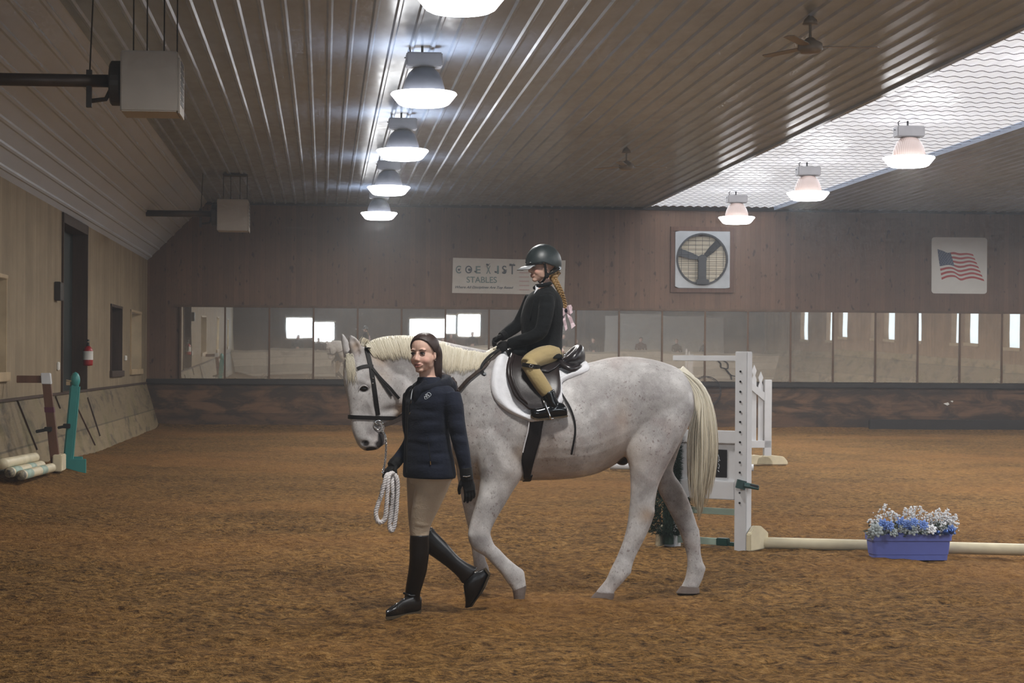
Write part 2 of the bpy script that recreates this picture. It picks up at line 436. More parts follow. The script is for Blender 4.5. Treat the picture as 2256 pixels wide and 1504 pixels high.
M['paper'] = plain('white_paper', rgb(220, 218, 212), .7, .2)
# ------------------------------------------------------------------ the arena
D = 40.5                                   # back wall
Y0 = -3.6                                  # end wall, behind the camera
CZ = at(560, 446, D).z
XL = at(325, 575, D).x                     # left wall
ZL = at(325, 573, D).z                     # its top
XC = at(457, 440, D).x                     # where the sloping cove meets the flat ceiling
XR = 20.6
SK0, SK1 = at(1420, 455, D).x, at(1706, 460, D).x
ZM0 = at(400, 833, D).z; ZM1 = at(400, 676, D).z     # mirrors
ZK = at(320, 843, D - .2).z                          # top of the kick boards
print('CZ %.2f XL %.2f ZL %.2f XC %.2f SK %.2f %.2f mirror %.2f %.2f kick %.2f' % (CZ, XL, ZL, XC, SK0, SK1, ZM0, ZM1, ZK))
def struct(o): o['kind'] = 'structure'; return o

# floor: raked sand, finer where it is near
def gridlines(a, b, f0, f1, fine, coarse):
    out = [a]
    while out[-1] < b:
        x = out[-1]; out.append(x + (fine if f0 <= x < f1 else coarse))
    return np.array(out)
gx = gridlines(XL - .4, XR + .5, -2.6, 7.0, .05, .30); gy = [Y0 - .5]
while gy[-1] < D + .4:
    y = gy[-1]; gy.append(y + (.35 if y < 7 else .045 if y < 13 else .07 if y < 18 else .16))
gy = np.array(gy); X, Y = np.meshgrid(gx, gy)
Z = .030 * vnoise(X * 3.1, Y * 3.4) + .030 * vnoise(X * 7.3 + 9, Y * 8.1) + .022 * vnoise(X * 15.7, Y * 16.3 + 4) + .03 * vnoise(X * .9, Y * .8)
Z = np.where(Y < 7, Z * .5, Z); fade = np.clip((Y - 16) / 8, 0, 1); Z = Z * (1 - .55 * fade) - .012
Z += .10 * np.clip((Y - (D - .9)) / .9, 0, 1) ** 2 + .20 * np.clip((XL + 1.2 - X) / .85, 0, 1) ** 1.5 * np.clip((30 - Y) / 7, .15, 1)
me = bpy.data.meshes.new('floor'); nx, ny = len(gx), len(gy)
ii = np.arange(nx * ny).reshape(ny, nx)
fa = np.stack([ii[:-1, :-1], ii[:-1, 1:], ii[1:, 1:], ii[1:, :-1]], -1).reshape(-1, 4)
me.from_pydata(np.stack([X, Y, Z], -1).reshape(-1, 3).tolist(), [], fa.tolist())
struct(link('floor', me, M['sand'], origin=(0, 0, 0)))

# back wall
b = MB(); b.box((XL - .3, D, -.2), (XR + .3, D + .2, CZ + .05)); struct(b.build('wall_back', M['backwall']))
b = MB(); b.box((XL - .3, D - .10, -.2), (XR + .3, D - .002, ZK - .02)); struct(b.build('baseboard_back', M['kick_back'], bevel=.01))
b = MB(); b.box((XL, D - .16, ZK - .02), (XR, D - .002, ZM0 - .012)); struct(b.build('trim_1', M['ledge'], bevel=.01))
b = MB(); b.box((XL, D - .05, CZ - .06), (XR, D - .002, CZ + .02)); struct(b.build('trim_2', M['ledge']))
b = MB(); b.box((at(392, 760, D).x - .1, D - .07, ZM1), (XR, D - .002, ZM1 + .05)); struct(b.build('trim_3', M['batten'], bevel=.008))
# mirrors with thin battens between
mx0, mx1 = at(398, 760, D).x, at(2205, 760, D).x; mw = (mx1 - mx0) / 19
rr = random.Random(4); nm_ = 0
tilt_x = [.0, .35, -.25, .1, -.3, .25, -.15, .4, -.35, .1, .15, -.3, .45, -.2, -.5, .55, -.35, .6, -.6, .3, -.2]
ords = ['leftmost', 'second', 'third', 'fourth', 'fifth', 'sixth', 'seventh', 'eighth', 'ninth', 'tenth', 'eleventh', 'twelfth', 'thirteenth', 'fourteenth', 'fifteenth', 'sixteenth', 'seventeenth', 'eighteenth', 'nineteenth', 'twentieth', 'twenty-first']
for k in range(21):
    xa, xb = mx0 + k * mw + .02, min(mx0 + (k + 1) * mw - .02, XR - .02)
    if xb - xa < .2: continue
    zc = (ZM0 + ZM1) / 2; b = MB(); b.box((-(xb - xa)/2, 0, -(ZM1 - ZM0)/2), ((xb - xa)/2, .006, (ZM1 - ZM0)/2))
    me = b.mesh('mirror'); rx = .0118 + R(rr.uniform(-.12, .12)); rz = R(tilt_x[k] * .55)
    me.transform(Matrix.Translation(((xa + xb)/2, D - .045, zc)) @ Matrix.Rotation(rz, 4, 'Z') @ Matrix.Rotation(rx, 4, 'X'))
    o = link('mirror', me, M['mirror'], None, False)
    tag(o, ('dusty mirror panel on the brown back wall, %s from the left corner' % ords[k]) if k else 'dusty mirror panel on the brown back wall nearest the left corner', 'mirror', 'mirror panels along the back wall')
for k in range(22):
    x = mx0 + k * mw
    if x > XR: break
    b = MB(); b.box((x - .02, D - .066, ZM0 - .01), (x + .02, D - .001, ZM1)); struct(b.build('trim_%d' % (k + 4), M['batten']))

# left wall, made of piers between the openings
def yl(u): return atx(u, 700, XL).y
DY0, DY1 = yl(135), yl(189.5)
wins = [(yl(-60), yl(14), 836, 598, -20), (yl(243), yl(269), None, None, 256), (yl(287), yl(311), None, None, 299)]
zw = []
zw.append((atx(8, 822, XL).z, atx(8, 604, XL).z)); zw.append((atx(256, 818, XL).z, atx(256, 672, XL).z)); zw.append((atx(299, 814, XL).z, atx(299, 684, XL).z))
T = .24
b = MB(); cuts = []
cuts = [(wins[0][0], wins[0][1], zw[0]), (DY0, DY1, (0, ZL + 1)), (wins[1][0], wins[1][1], zw[1]), (wins[2][0], wins[2][1], zw[2])]
# more windows nearer the camera, out of the frame but in the mirrors
extra = [(2., 3.3), (7.5, 8.8), (13., 14.3)]
cuts = [(a, c, zw[1]) for a, c in extra] + cuts
y = Y0
for a, c, (z0, z1) in cuts:
    b.box((XL - T, y, -.2), (XL, a, ZL + .1))
    if z0 > 0: b.box((XL - T, a, -.2), (XL, c, z0))
    else: b.box((XL - T, a, -.2), (XL, c, ZK))
    if z1 < ZL: b.box((XL - T, a, z1), (XL, c, ZL + .1))
    y = c
b.box((XL - T, y, -.2), (XL, D + .2, ZL + .1)); struct(b.build('wall_left', M['leftwall'], fixn=False))
def window(n, a, c, z0, z1, pane, parent_trim=True):
    w = MB(); w.box((XL - T + .02, a, z0), (XL - T + .04, c, z1)); o = struct(w.build('window_%d' % n, pane))
    f = MB()
    for lo, hi in (((XL - T + .03, a - .0, z0), (XL + .025, a + .05, z1)), ((XL - T + .03, c - .05, z0), (XL + .012, c, z1)), ((XL - T + .03, a, z1 - .05), (XL + .02, c, z1)), ((XL - T + .03, a - .06, z0 - .10), (XL + .05, c + .06, z0 + .015))): f.box(lo, hi)
    m = MB(); yc = (a + c) / 2; m.box((XL - T + .04, yc - .02, z0), (XL - T + .07, yc + .02, z1)); m.build('window_bar', M['palewood'], o)
    f.build('window_frame', M['darkwood'] if pane == M.get('brownwin') else M['palewood'], o, bevel=.006)
    return o
M['graywin'] = plain('dim_grey_window_pane', rgb(150, 150, 150), .15, .5)
M['brownwin'] = plain('boarded_brown_window', rgb(72, 54, 44), .6, .3, var=.2)
window(2, *wins[0][:2], *zw[0], M['daywin_l']); window(3, *wins[1][:2], *zw[1], M['brownwin']); window(4, *wins[2][:2], *zw[2], M['daywin_l'])
for k, (a, c) in enumerate(extra): window(5 + k, a, c, *zw[1], M['daywin'])
# recessed door in the left wall
b = MB(); b.box((XL - T - .03, DY0, ZK - .4), (XL - T + .02, DY1, ZL + .02)); o = struct(b.build('door_1', M['greendoor']))
b = MB(); b.box((XL - T, DY1 - .05, ZK), (XL + .03, DY1 + .012, ZL - .02)); b.build('door_jamb', M['darkwood'], o)
b = MB(); b.box((XL - T, DY0 - .012, ZK), (XL + .03, DY0 + .04, ZL - .02)); b.build('door_jamb', M['darkwood'], o)
b = MB(); b.box((XL - T, DY0, ZL - .16), (XL + .03, DY1, ZL - .01)); b.build('door_lintel', M['darkwood'], o)
# kick boards leaning inwards along the left wall
XB = XL + .34
b = MB(); b.hexa([Vector((XL - .001, Y0, ZK)), Vector((XB, Y0, -.15)), Vector((XB - .1, Y0, -.2)), Vector((XL - .05, Y0, -.2))],
                 [Vector((XL - .001, D, ZK)), Vector((XB, D, -.15)), Vector((XB - .1, D, -.2)), Vector((XL - .05, D, -.2))])
struct(b.build('baseboard_left', M['kick_left']))
b = MB(); b.box((XL - .02, Y0, ZK - .015), (XL + .03, D, ZK + .02)); struct(b.build('trim_40', M['darkwood']))
# right wall, end wall
b = MB(); y = Y0; ry = [(2 + 4.2 * k, 3.3 + 4.2 * k) for k in range(9)]; z0r, z1r = 1.75, 3.1
for a, c in ry:
    b.box((XR, y, -.2), (XR + T, a, CZ + .1)); b.box((XR, a, -.2), (XR + T, c, z0r)); b.box((XR, a, z1r), (XR + T, c, CZ + .1)); y = c
b.box((XR, y, -.2), (XR + T, D + .2, CZ + .1)); struct(b.build('wall_right', M['rightwall'], fixn=False))
for k, (a, c) in enumerate(ry):
    w = MB(); w.box((XR + T - .04, a, z0r), (XR + T - .02, c, z1r)); o = struct(w.build('window_%d' % (8 + k), M['daywin']))
    f = MB(); f.box((XR - .03, a - .08, z0r - .1), (XR + .02, c + .08, z0r)); f.box((XR - .03, a - .08, z1r), (XR + .02, c + .08, z1r + .1)); f.build('window_frame', M['palewood'], o)
b = MB(); b.hexa([Vector((XR, Y0, 1.25)), Vector((XR - .35, Y0, -.15)), Vector((XR - .2, Y0, -.2)), Vector((XR + .05, Y0, -.2))],
                 [Vector((XR, D, 1.25)), Vector((XR - .35, D, -.15)), Vector((XR - .2, D, -.2)), Vector((XR + .05, D, -.2))]); struct(b.build('baseboard_right', M['kick_left']))
b = MB(); b.box((XL - .3, Y0 - .2, -.2), (XR + .3, Y0, CZ + .1)); struct(b.build('wall_end', M['endwall']))
for k, (xa, xb, za, zb) in enumerate([(-1.9, -.75, 1.55, 2.45), (-.65, .55, 1.45, 2.35), (4.2, 6.0, 1.6, 2.45), (6.15, 7.1, 1.5, 2.5), (10.0, 10.7, 1.6, 2.5)]):
    w = MB(); w.box((xa, Y0 + .002, za), (xb, Y0 + .012, zb)); o = struct(w.build('window_%d' % (20 + k), M['daywin']))
    f = MB(); xm = (xa + xb) / 2; f.box((xm - .025, Y0 + .01, za), (xm + .025, Y0 + .04, zb)); f.box((xa - .08, Y0, za - .08), (xb + .08, Y0 + .05, za)); f.box((xa - .08, Y0, zb), (xb + .08, Y0 + .05, zb + .08)); f.build('window_frame', M['palewood'], o)
    L = bpy.data.lights.new('window_light', 'AREA'); L.shape = 'RECTANGLE'; L.size = xb - xa; L.size_y = zb - za; L.energy = WIN_W; L.color = (.84, .92, 1.); lo = bpy.data.objects.new('window_light', L); C.objects.link(lo); lo.location = ((xa + xb)/2, Y0 + .06, (za + zb)/2); lo.rotation_euler = (PI/2, 0, 0)
b = MB(); b.box((13.2, Y0 + .002, .0), (19.2, Y0 + .06, 2.75)); struct(b.build('door_2', M['sign_w']))
b = MB(); b.box((XL, -.62, -.2), (XR, -.50, 1.08)); struct(b.build('wall_gallery', M['kick_pale']))

# ceiling: liner panels with ribs running the length of the hall
def ribbed(pa, pb, nrm, name_mb, pitch=.229, rib=.022, phase=0.):
    """profile from pa to pb (x,z) with ribs standing on the side nrm, extruded along y"""
    pa, pb = Vector(pa), Vector(pb); L = (pb - pa).length; d = (pb - pa) / L; n = Vector(nrm)
    prof = [(0, 0)]; s = pitch * (.5 + phase)
    while s + .05 < L:
        prof += [(s - .034, 0), (s - .014, rib), (s + .014, rib), (s + .034, 0)]
        s += pitch
    prof.append((L, 0))
    pts = [pa + d * a + n * h for a, h in prof]
    vs = [(p[0], Y0, p[1]) for p in pts] + [(p[0], D + .01, p[1]) for p in pts]; k = len(pts)
    name_mb.add(vs, [(i, i + 1, k + i + 1, k + i) for i in range(k - 1)])
b = MB(); ribbed((XC, CZ), (SK0, CZ), (0, -1), b); ribbed((SK1, CZ), (XR + .2, CZ), (0, -1), b)
struct(b.build('ceiling', M['liner'], fixn=False, smooth=False))
dn = Vector((CZ - ZL, -(XC - XL))).normalized()
b = MB(); ribbed((XL, ZL), (XC, CZ), (dn.x, dn.y), b, .229, .016)
struct(b.build('trim_41', M['liner_rib'], fixn=False, smooth=False))
b = MB(); b.box((XL - .4, Y0 - .2, CZ + .12), (XR + .4, D + .2, CZ + .2)); struct(b.build('ceiling_deck', M['ledge']))
# skylight strip of corrugated translucent sheet
b = MB(); prof = []; n = int((SK1 - SK0) / .02)
for i in range(n + 1):
    x = SK0 + (SK1 - SK0) * i / n; prof.append((x, CZ + .04 + .016 * math.sin(2 * PI * x / .19)))
b.add([(x, Y0, z) for x, z in prof] + [(x, D, z) for x, z in prof], [(i, i + 1, n + 2 + i, n + 1 + i) for i in range(n)])
sky = struct(b.build('window_1', M['skylight'], fixn=False, smooth=True))
b = MB(); y = 4.  # purlin and mesh shadows on the sheet, built as thin grey strips
while y < D:
    pts = []
    for i in range(0, n + 1, 1):
        x = SK0 + (SK1 - SK0) * i / n; ph = (x / .19) % 1
        pts.append(Vector((x, y + .06 * (ph if ph < .8 else (1 - ph) * 4), CZ + .014 + .006 * math.sin(2 * PI * x / .19))))
    b.rings([[p + Vector((0, -.007, 0)), p + Vector((0, .007, 0)), p + Vector((0, 0, -.007))] for p in pts]); y += .42
b.build('shadow_strips', M['shadow_strips'], sky, fixn=False)
b = MB(); b.box((SK0 - .05, Y0, CZ - .035), (SK0 + .02, D, CZ + .1)); struct(b.build('trim_42', M['liner']))
b = MB(); b.box((SK1 - .02, Y0, CZ - .035), (SK1 + .05, D, CZ + .1)); struct(b.build('trim_43', M['liner']))

# ------------------------------------------------------------------ high bay lamps
LW = .37
def lamp(x, y, zc, warm, label, group, parts=True):
    t = thing('high_bay_lamp', (x, y, zc), label, 'ceiling lamp', group); c = (x, y, zc)
    b = MB(); b.lathe([(.001, -.085), (.18, -.083), (.25, -.078), (.285, -.06), (LW, .045), (LW - .01, .06), (.25, .068), (.001, .07)], c, 36); lens = b.build('lens', M['lens'], t, smooth=True)
    L = bpy.data.lights.new('lamp_light', 'AREA'); L.shape = 'DISK'; L.size = .5; L.energy = LAMP_W; L.color = (1., .975, .93); lo = bpy.data.objects.new('lamp_light', L); C.objects.link(lo); lo.parent = t; lo.location = (0, 0, -.10)
    if not warm:
        L = bpy.data.lights.new('rim_light', 'AREA'); L.shape = 'DISK'; L.size = .73; L.energy = RIM_W; L.color = (.88, .93, 1.); lo = bpy.data.objects.new('rim_light', L); C.objects.link(lo); lo.parent = t; lo.location = (0, 0, .075); lo.rotation_euler = (PI, 0, 0)
    if True: pass
    b = MB(); b.lathe([(.235, .07), (.23, .13), (.205, .21), (.17, .28), (.12, .33), (.06, .345), (.001, .346)], c, 32); b.build('bell', M['bell_pink'] if warm else M['bell_grey'], t, smooth=True)
    b = MB(); b.box((x - .20, y - .11, zc + .345), (x + .20, y + .11, zc + .50)); b.build('ballast_box', M['ballast_w'] if warm else M['ballast'], t, bevel=.012)
    b = MB(); b.tube([(x - .02, y, zc + .50), (x - .02, y, CZ)], .014, 8); b.tube([(x - .15, y, zc + .5), (x - .16, y, zc + .56), (x - .13, y + .02, CZ)], .008, 6); b.tube([(x - .22, y, CZ - .13), (x - .08, y, CZ - .13)], .007, 6); b.build('hanger', M['wire'], t)
    return t
zl = 1.5 + 2.93 - .0
LY = [36.5 - 5.45 * k for k in range(6)]
XA = at(835, 475, 36.5).x; XB_ = at(1623, 484, 36.5).x; zl = at(835, 475, 36.5).z
nl = ['fifth of the row, nearest the back wall', 'fourth of the row from the front', 'third of the row from the front', 'second of the row from the front', 'at the top edge, nearest of the row']
nr = ['nearest the back wall', 'middle one of three hanging under the skylight', 'nearest of three hanging under the skylight']
for k, y in enumerate(LY):
    la = ('lit grey bell lamp in the left row, ' + nl[k]) if k < 5 else 'lit grey bell lamp in the left row, overhead out of view'
    lamp(XA, y, zl, False, la, 'grey bell lamps in the left row')
    lb = ('lit pinkish bell lamp by the skylight, ' + nr[k]) if k < 3 else 'lit pinkish bell lamp by the skylight, overhead out of view'
    lamp(XB_, y, zl, True, lb, 'pinkish bell lamps by the skylight')
for k, y in enumerate(LY): lamp(XB_ + 7.2, y, zl, True, 'lit bell lamp in the far right row, out of view', 'bell lamps in the far right row')

L = bpy.data.lights.new('skylight_light', 'AREA'); L.shape = 'RECTANGLE'; L.size = SK1 - SK0 - .1; L.size_y = D - Y0 - .4; L.energy = SKY_W; L.color = (.86, .92, 1.0)
lo = bpy.data.objects.new('skylight_light', L); C.objects.link(lo); lo.location = ((SK0 + SK1)/2, (D + Y0)/2, CZ - .03)
# ------------------------------------------------------------------ tube heaters
def heater(u0, v0, u1, v1, Yp, depth, tube_u, tube_v, tr, label):
    a, c = at(u0, v0, Yp), at(u1, v1, Yp); x0, x1, z1, z0 = a.x, c.x, a.z, c.z
    t = thing('tube_heater', ((x0 + x1)/2, Yp + depth/2, z0), label, 'heater', 'tube heaters under the left ceiling')
    b = MB(); b.box((x0, Yp, z0), (x1, Yp + depth, z1)); b.build('burner_box', M['heater'], t, bevel=.012)
    b = MB(); b.box((x1 + .002, Yp + .02, z0 - .01), (x1 + .02, Yp + depth + .04, z1 - .06)); b.build('side_flange', M['heater'], t)
    b = MB()
    for k in range(7):
        zz = z0 + .08 + k * (z1 - z0 - .2) / 6; b.box((x1 + .018, Yp + .10, zz), (x1 + .024, Yp + depth - .08, zz + .045))
    b.build('vent_slot', M['dark_metal'], t)
    zc = at(u0, tube_v, Yp).z; yc = Yp + depth / 2
    b = MB(); b.lathe([(.001, 0), (.19, 0), (.21, .02), (.21, .10), (.19, .115), (.001, .115)], (x0 - .002, yc, zc - .02), 28, Matrix.Rotation(-PI/2, 4, 'Y')); b.build('blower_housing', M['dark_metal'], t, smooth=False)
    xe = at(tube_u, tube_v, yc).x
    b = MB(); b.tube([(x0 - .1, yc, zc), (xe, yc, zc)], tr, 18); b.build('radiant_tube', M['tube'], t, smooth=True)
    b = MB(); b.tube([(x0 - .1, yc - .02, zc - .06), (x0 - .16, yc, zc - .17), (x0 - .3, yc, zc - .19)], .022, 8); b.box((x0 - .34, yc - .03, zc - .25), (x0 - .29, yc + .03, zc + .1)); b.tube([(x0 - .31, yc, zc + .1), (x0 - .28, yc, CZ)], .008, 6); b.build('gas_bracket', M['dark_metal'], t)
    b = MB(); b.box((x0 + .1, yc - .12, CZ - .05), (x1 - .02, yc + .12, CZ - .022)); b.build('hanger_plate', M['dark_metal'], t)
    for q in (.18, .42, .72, .95):
        b = MB(); xx = x0 + q * (x1 - x0); b.tube([(xx, yc, z1 - .01), (xx, yc, CZ - .03)], .007, 6); b.build('hanger_rod', M['wire'], t)
    return t
heater(265, 110, 391, 246, 17.0, .5, -160, 170, .060, 'off-white tube heater nearest the camera at upper left')
heater(478, 438, 546, 508, 34.0, .5, 322, 469, .060, 'smaller-looking off-white tube heater near the back wall')

# ------------------------------------------------------------------ ceiling fans
def ceiling_fan(u, v, Y, rots, label):
    c = at(u, v, Y); t = thing('ceiling_fan', c, label, 'ceiling fan', 'ceiling fans under the liner')
    b = MB(); b.lathe([(.001, -.07), (.09, -.065), (.125, -.03), (.12, .03), (.07, .06), (.03, .09), (.001, .09)], c, 24); b.build('motor', M['fan_b'], t, smooth=True)
    b = MB(); b.tube([c + Vector((0, 0, .05)), (c.x, c.y, CZ)], .014, 8); b.build('down_rod', M['fan_b'], t)
    b = MB(); b.lathe([(.001, 0), (.08, 0), (.06, .05), (.02, .09)], (c.x, c.y, CZ - .1), 20); b.build('canopy', M['fan_b'], t, smooth=True)
    for a in rots:
        Mx = Matrix.Translation(c + Vector((0, 0, -.005))) @ Matrix.Rotation(R(a), 4, 'Z') @ Matrix.Rotation(R(4), 4, 'X')
        b = MB(); b.prism([Mx @ Vector(p) for p in ((.10, -.03, 0), (.22, -.05, 0), (.66, -.055, 0), (.70, 0, 0), (.66, .055, 0), (.22, .05, 0), (.10, .03, 0))], Mx.to_3x3() @ Vector((0, 0, .008))); b.build('blade', M['fan_b'], t)
    return t
ceiling_fan(1785, 103, 17.9, (-3, 117, 237), 'beige ceiling fan hanging nearer the camera')
ceiling_fan(1380, 366, 29.2, (10, 130, 250), 'small-looking beige ceiling fan farther back')
# ------------------------------------------------------------------ horse
HY = 11.67
def ring(a, b, w, n=24, e=1.0):
    """a, b: opposite outline points; w: half thickness vector"""
    c = (a + b) / 2; u = (a - b) / 2; out = []
    for k in range(n):
        t = 2 * PI * k / n; cs, sn = math.cos(t), math.sin(t)
        out.append(c + u * (math.copysign(abs(cs) ** e, cs)) + w * (math.copysign(abs(sn) ** e, sn)))
    return out
def loft(mb, secs, Y, n=24, lat=None, sub=3, e=.9):
    """secs: ((u,v),(u,v),thickness[,Y]) outline pairs as seen from the camera; splined in between"""
    rows = [(s[0][0], s[0][1], s[1][0], s[1][1], s[2], s[3] if len(s) > 3 else Y) for s in secs]
    sm = spline(rows, (len(rows) - 1) * sub + 1); rs = []
    lat = Vector(lat) if lat is not None else Vector((0, 1, 0))
    for q in sm:
        a, b = at(q[0], q[1], q[5]), at(q[2], q[3], q[5])
        if lat.x: # the plane of the outline follows the lateral axis
            k = -lat.x / lat.y; xm = (a.x + b.x) / 2
            a = at(q[0], q[1], q[5] + (a.x - xm) * k); b = at(q[2], q[3], q[5] + (b.x - xm) * k)
        rs.append(ring(a, b, lat * q[4], n, e))
    mb.rings(rs)
MY = HY
hb = MB()
# trunk: (top), (bottom), half width
TR = [((985,905),(990,1000),.10),((1000,840),(1008,1030),.18),((1030,795),(1040,1052),.235),((1065,780),(1080,1060),.265),((1100,778),(1120,1060),.285),((1150,792),(1165,1058),.305),
      ((1220,804),(1235,1056),.325),((1290,800),(1300,1047),.325),((1340,788),(1345,1028),.305),((1385,785),(1385,1003),.285),((1430,790),(1425,990),.28),((1468,800),(1460,985),.265),
      ((1497,814),(1490,970),.225),((1516,840),(1508,948),.16),((1527,868),(1521,915),.07)]
loft(hb, TR, HY, 32, e=.92)
# neck
NK = [((1105,778),(1003,1015),.19),((1060,769),(968,990),.165),((1015,760),(942,958),.135),((970,750),(922,925),.115),((925,742),(906,888),.10),((880,740),(890,862),.09),((845,744),(866,842),.082),((812,756),(842,815),.07)]
loft(hb, NK, HY, 24)
# head, turned a little towards the camera
AL = R(14); LAT = (-math.sin(AL), math.cos(AL), 0)
HD = [((776,762),(832,766),.055,HY),((762,785),(852,790),.082,HY-.01),((757,812),(884,818),.098,HY-.02),((757,838),(902,846),.102,HY-.03),((762,862),(903,868),.096,HY-.04),((767,886),(893,896),.082,HY-.05),
      ((770,910),(876,916),.070,HY-.06),((773,932),(853,934),.062,HY-.07),((777,952),(845,950),.060,HY-.08),((784,970),(847,966),.062,HY-.085),((793,985),(841,981),.056,HY-.09),((805,993),(830,990),.036,HY-.09)]
loft(hb, HD, HY, 24, lat=LAT, e=.85)
F_ = Vector((-math.cos(AL), -math.sin(AL), 0)); L_ = Vector((math.sin(AL), -math.cos(AL), 0))   # horse's head forward, near side
def hp(u, v, near): # point on the head at a pixel, 'near' metres to the camera side of its middle plane
    vv = [(q[0][1] + q[1][1]) / 2 for q in HD]; uu = [(q[0][0] + q[1][0]) / 2 for q in HD]; yy = [q[3] for q in HD]
    uc = float(np.interp(v, vv, uu)); yc = float(np.interp(v, vv, yy)); k = math.tan(AL)
    return at(u, v, yc + (at(u, v, yc).x - at(uc, v, yc).x) * k) + L_ * near
for u, v, nr_, r in ((801,846,.088,(.030,.022,.020)),(773,838,-.090,(.03,.022,.022))):   # brow ridges
    hb.ell(hp(u, v, nr_), r)
hb.ell(hp(866,862,.072), (.105,.03,.10), Matrix.Rotation(-AL, 3, 'Z').to_4x4())          # cheek
hb.tube([hp(800,880,.072), hp(815,905,.066), hp(822,925,.058)], [.014,.016,.012], 10)     # facial crest
hb.ell(hp(806,975,.042), (.036,.022,.034)); hb.ell(hp(800,974,-.03), (.024,.025,.030))     # nostril rims
hb.ell(hp(838,972,.02), (.030,.034,.026))                                               # chin
# ears
def ear(secs, Yc, th):
    rs = []
    for (ua, va), (ub, vb) in secs: rs.append(ring(at(ua, va, Yc), at(ub, vb, Yc), Vector((0, th, 0)), 16))
    hb.rings(rs)
ear([((779,800),(803,796)),((775,786),(801,784)),((769,768),(800,770)),((767,752),(794,754)),((767,743),(785,744)),((770,738),(774,738))], HY - .075, .026)
ear([((757,790),(775,786)),((755,776),(773,772)),((752,756),(769,754)),((751,744),(763,744)),((752,735),(756,735))], HY + .055, .022)
# legs
NH = [((1400,850),(1526,868),.10,HY-.12),((1385,910),(1529,900),.135,HY-.14),((1376,958),(1516,940),.13,HY-.155),((1376,995),(1496,978),.115,HY-.165),((1386,1028),(1468,1030),.095,HY-.17),
      ((1389,1068),(1450,1070),.074,HY-.175),((1388,1103),(1443,1108),.060,HY-.18),((1384,1136),(1440,1138),.052,HY-.18),((1380,1164),(1427,1172),.050,HY-.18),((1371,1196),(1411,1204),.038,HY-.18),
      ((1358,1227),(1397,1234),.035,HY-.18),((1345,1254),(1389,1259),.043,HY-.18),((1335,1276),(1375,1279),.042,HY-.18),((1322,1292),(1358,1297),.038,HY-.18),((1315,1301),(1353,1305),.044,HY-.18),((1311,1308),(1351,1311),.040,HY-.18)]
FH = [((1400,880),(1520,870),.09,HY+.13),((1420,960),(1508,950),.11,HY+.15),((1430,1005),(1490,1005),.10,HY+.165),((1440,1045),(1482,1038),.085,HY+.175),((1449,1078),(1500,1066),.068,HY+.18),
      ((1464,1108),(1515,1096),.058,HY+.18),((1481,1140),(1528,1132),.050,HY+.18),((1496,1170),(1541,1175),.050,HY+.18),((1504,1192),(1543,1198),.046,HY+.18),((1511,1215),(1544,1219),.037,HY+.18),
      ((1514,1234),(1549,1238),.036,HY+.18),((1513,1254),(1553,1252),.043,HY+.18),((1509,1274),(1548,1274),.041,HY+.18),((1503,1287),(1541,1289),.041,HY+.18),((1499,1294),(1538,1296),.038,HY+.18)]
NF = [((1030,880),(1140,900),.12,HY-.12),((1030,950),(1152,960),.13,HY-.14),((1045,1010),(1157,1015),.115,HY-.15),((1056,1050),(1150,1050),.095,HY-.155),((1055,1080),(1132,1078),.078,HY-.16),
      ((1046,1115),(1112,1112),.064,HY-.16),((1036,1148),(1092,1146),.053,HY-.16),((1031,1173),(1081,1172),.051,HY-.16),((1034,1196),(1084,1186),.049,HY-.16),((1046,1212),(1090,1200),.043,HY-.16),
      ((1066,1224),(1100,1209),.036,HY-.16),((1086,1244),(1117,1227),.034,HY-.16),((1104,1264),(1138,1245),.038,HY-.16),((1115,1280),(1154,1257),.042,HY-.16),((1124,1292),(1157,1274),.039,HY-.16),((1129,1299),(1159,1287),.041,HY-.16),((1131,1304),(1158,1294),.036,HY-.16)]
FF = [((1000,900),(1070,900),.10,HY+.13),((1000,980),(1072,985),.105,HY+.14),((1004,1030),(1066,1034),.088,HY+.15),((1012,1075),(1064,1080),.067,HY+.155),((1023,1130),(1068,1130),.054,HY+.16),((1032,1166),(1073,1168),.05,HY+.16),
      ((1035,1188),(1072,1188),.048,HY+.16),((1039,1210),(1068,1209),.040,HY+.16),((1042,1232),(1069,1229),.035,HY+.16),((1044,1250),(1076,1247),.038,HY+.16),((1043,1264),(1079,1263),.043,HY+.16),
      ((1037,1281),(1074,1285),.037,HY+.16),((1028,1296),(1065,1302),.042,HY+.16),((1025,1302),(1062,1307),.038,HY+.16)]
for L in (NH, FH, NF, FF): loft(hb, L, HY, 20)
hb.ell(at(1371, 1010, HY), (.05, .05, .045))                  # sheath
hm = remesh(hb, .0095, 4, .5)
co = get_co(hm); _b0 = bvh_of(hm)
def hit(u, v, inn=0.):
    d = ray(u, v); h = _b0.ray_cast(CAM, d); return (h[0] if h[0] is not None else at(u, v, HY)) + d.normalized() * inn
# modelling of the surface: flank, stifle, elbow, shoulder, jaw, nostrils
nearp = lambda u, v, off: at(u, v, HY - off)
push(co, nearp(1372, 915, .29), .07, (0, .022, 0), (.6, 1, 1.9))
push(co, nearp(1340, 850, .31), .10, (0, .018, 0))
push(co, nearp(1455, 870, .27), .11, (0, -.016, 0))
push(co, nearp(1430, 990, .25), .07, (0, -.012, 0))
push(co, nearp(1060, 900, .27), .10, (0, -.016, 0), (1, 1, 1.6))
push(co, nearp(1165, 985, .30), .06, (0, .02, 0), (.7, 1, 1.6))
push(co, nearp(1010, 870, .19), .06, (0, .022, 0), (.8, 1, 2))
push(co, hp(897, 822, .09), .05, (0, .022, 0), (.5, 1, 1.4))
push(co, hp(846, 905, .07), .035, (0, .016, 0), (1.4, 1, .8))
push(co, hit(802, 858), .018, (0, .012, 0), (1.4, 1, 1))
push(co, hit(797, 838), .022, (0, -.010, 0), (1.6, 1, .8))
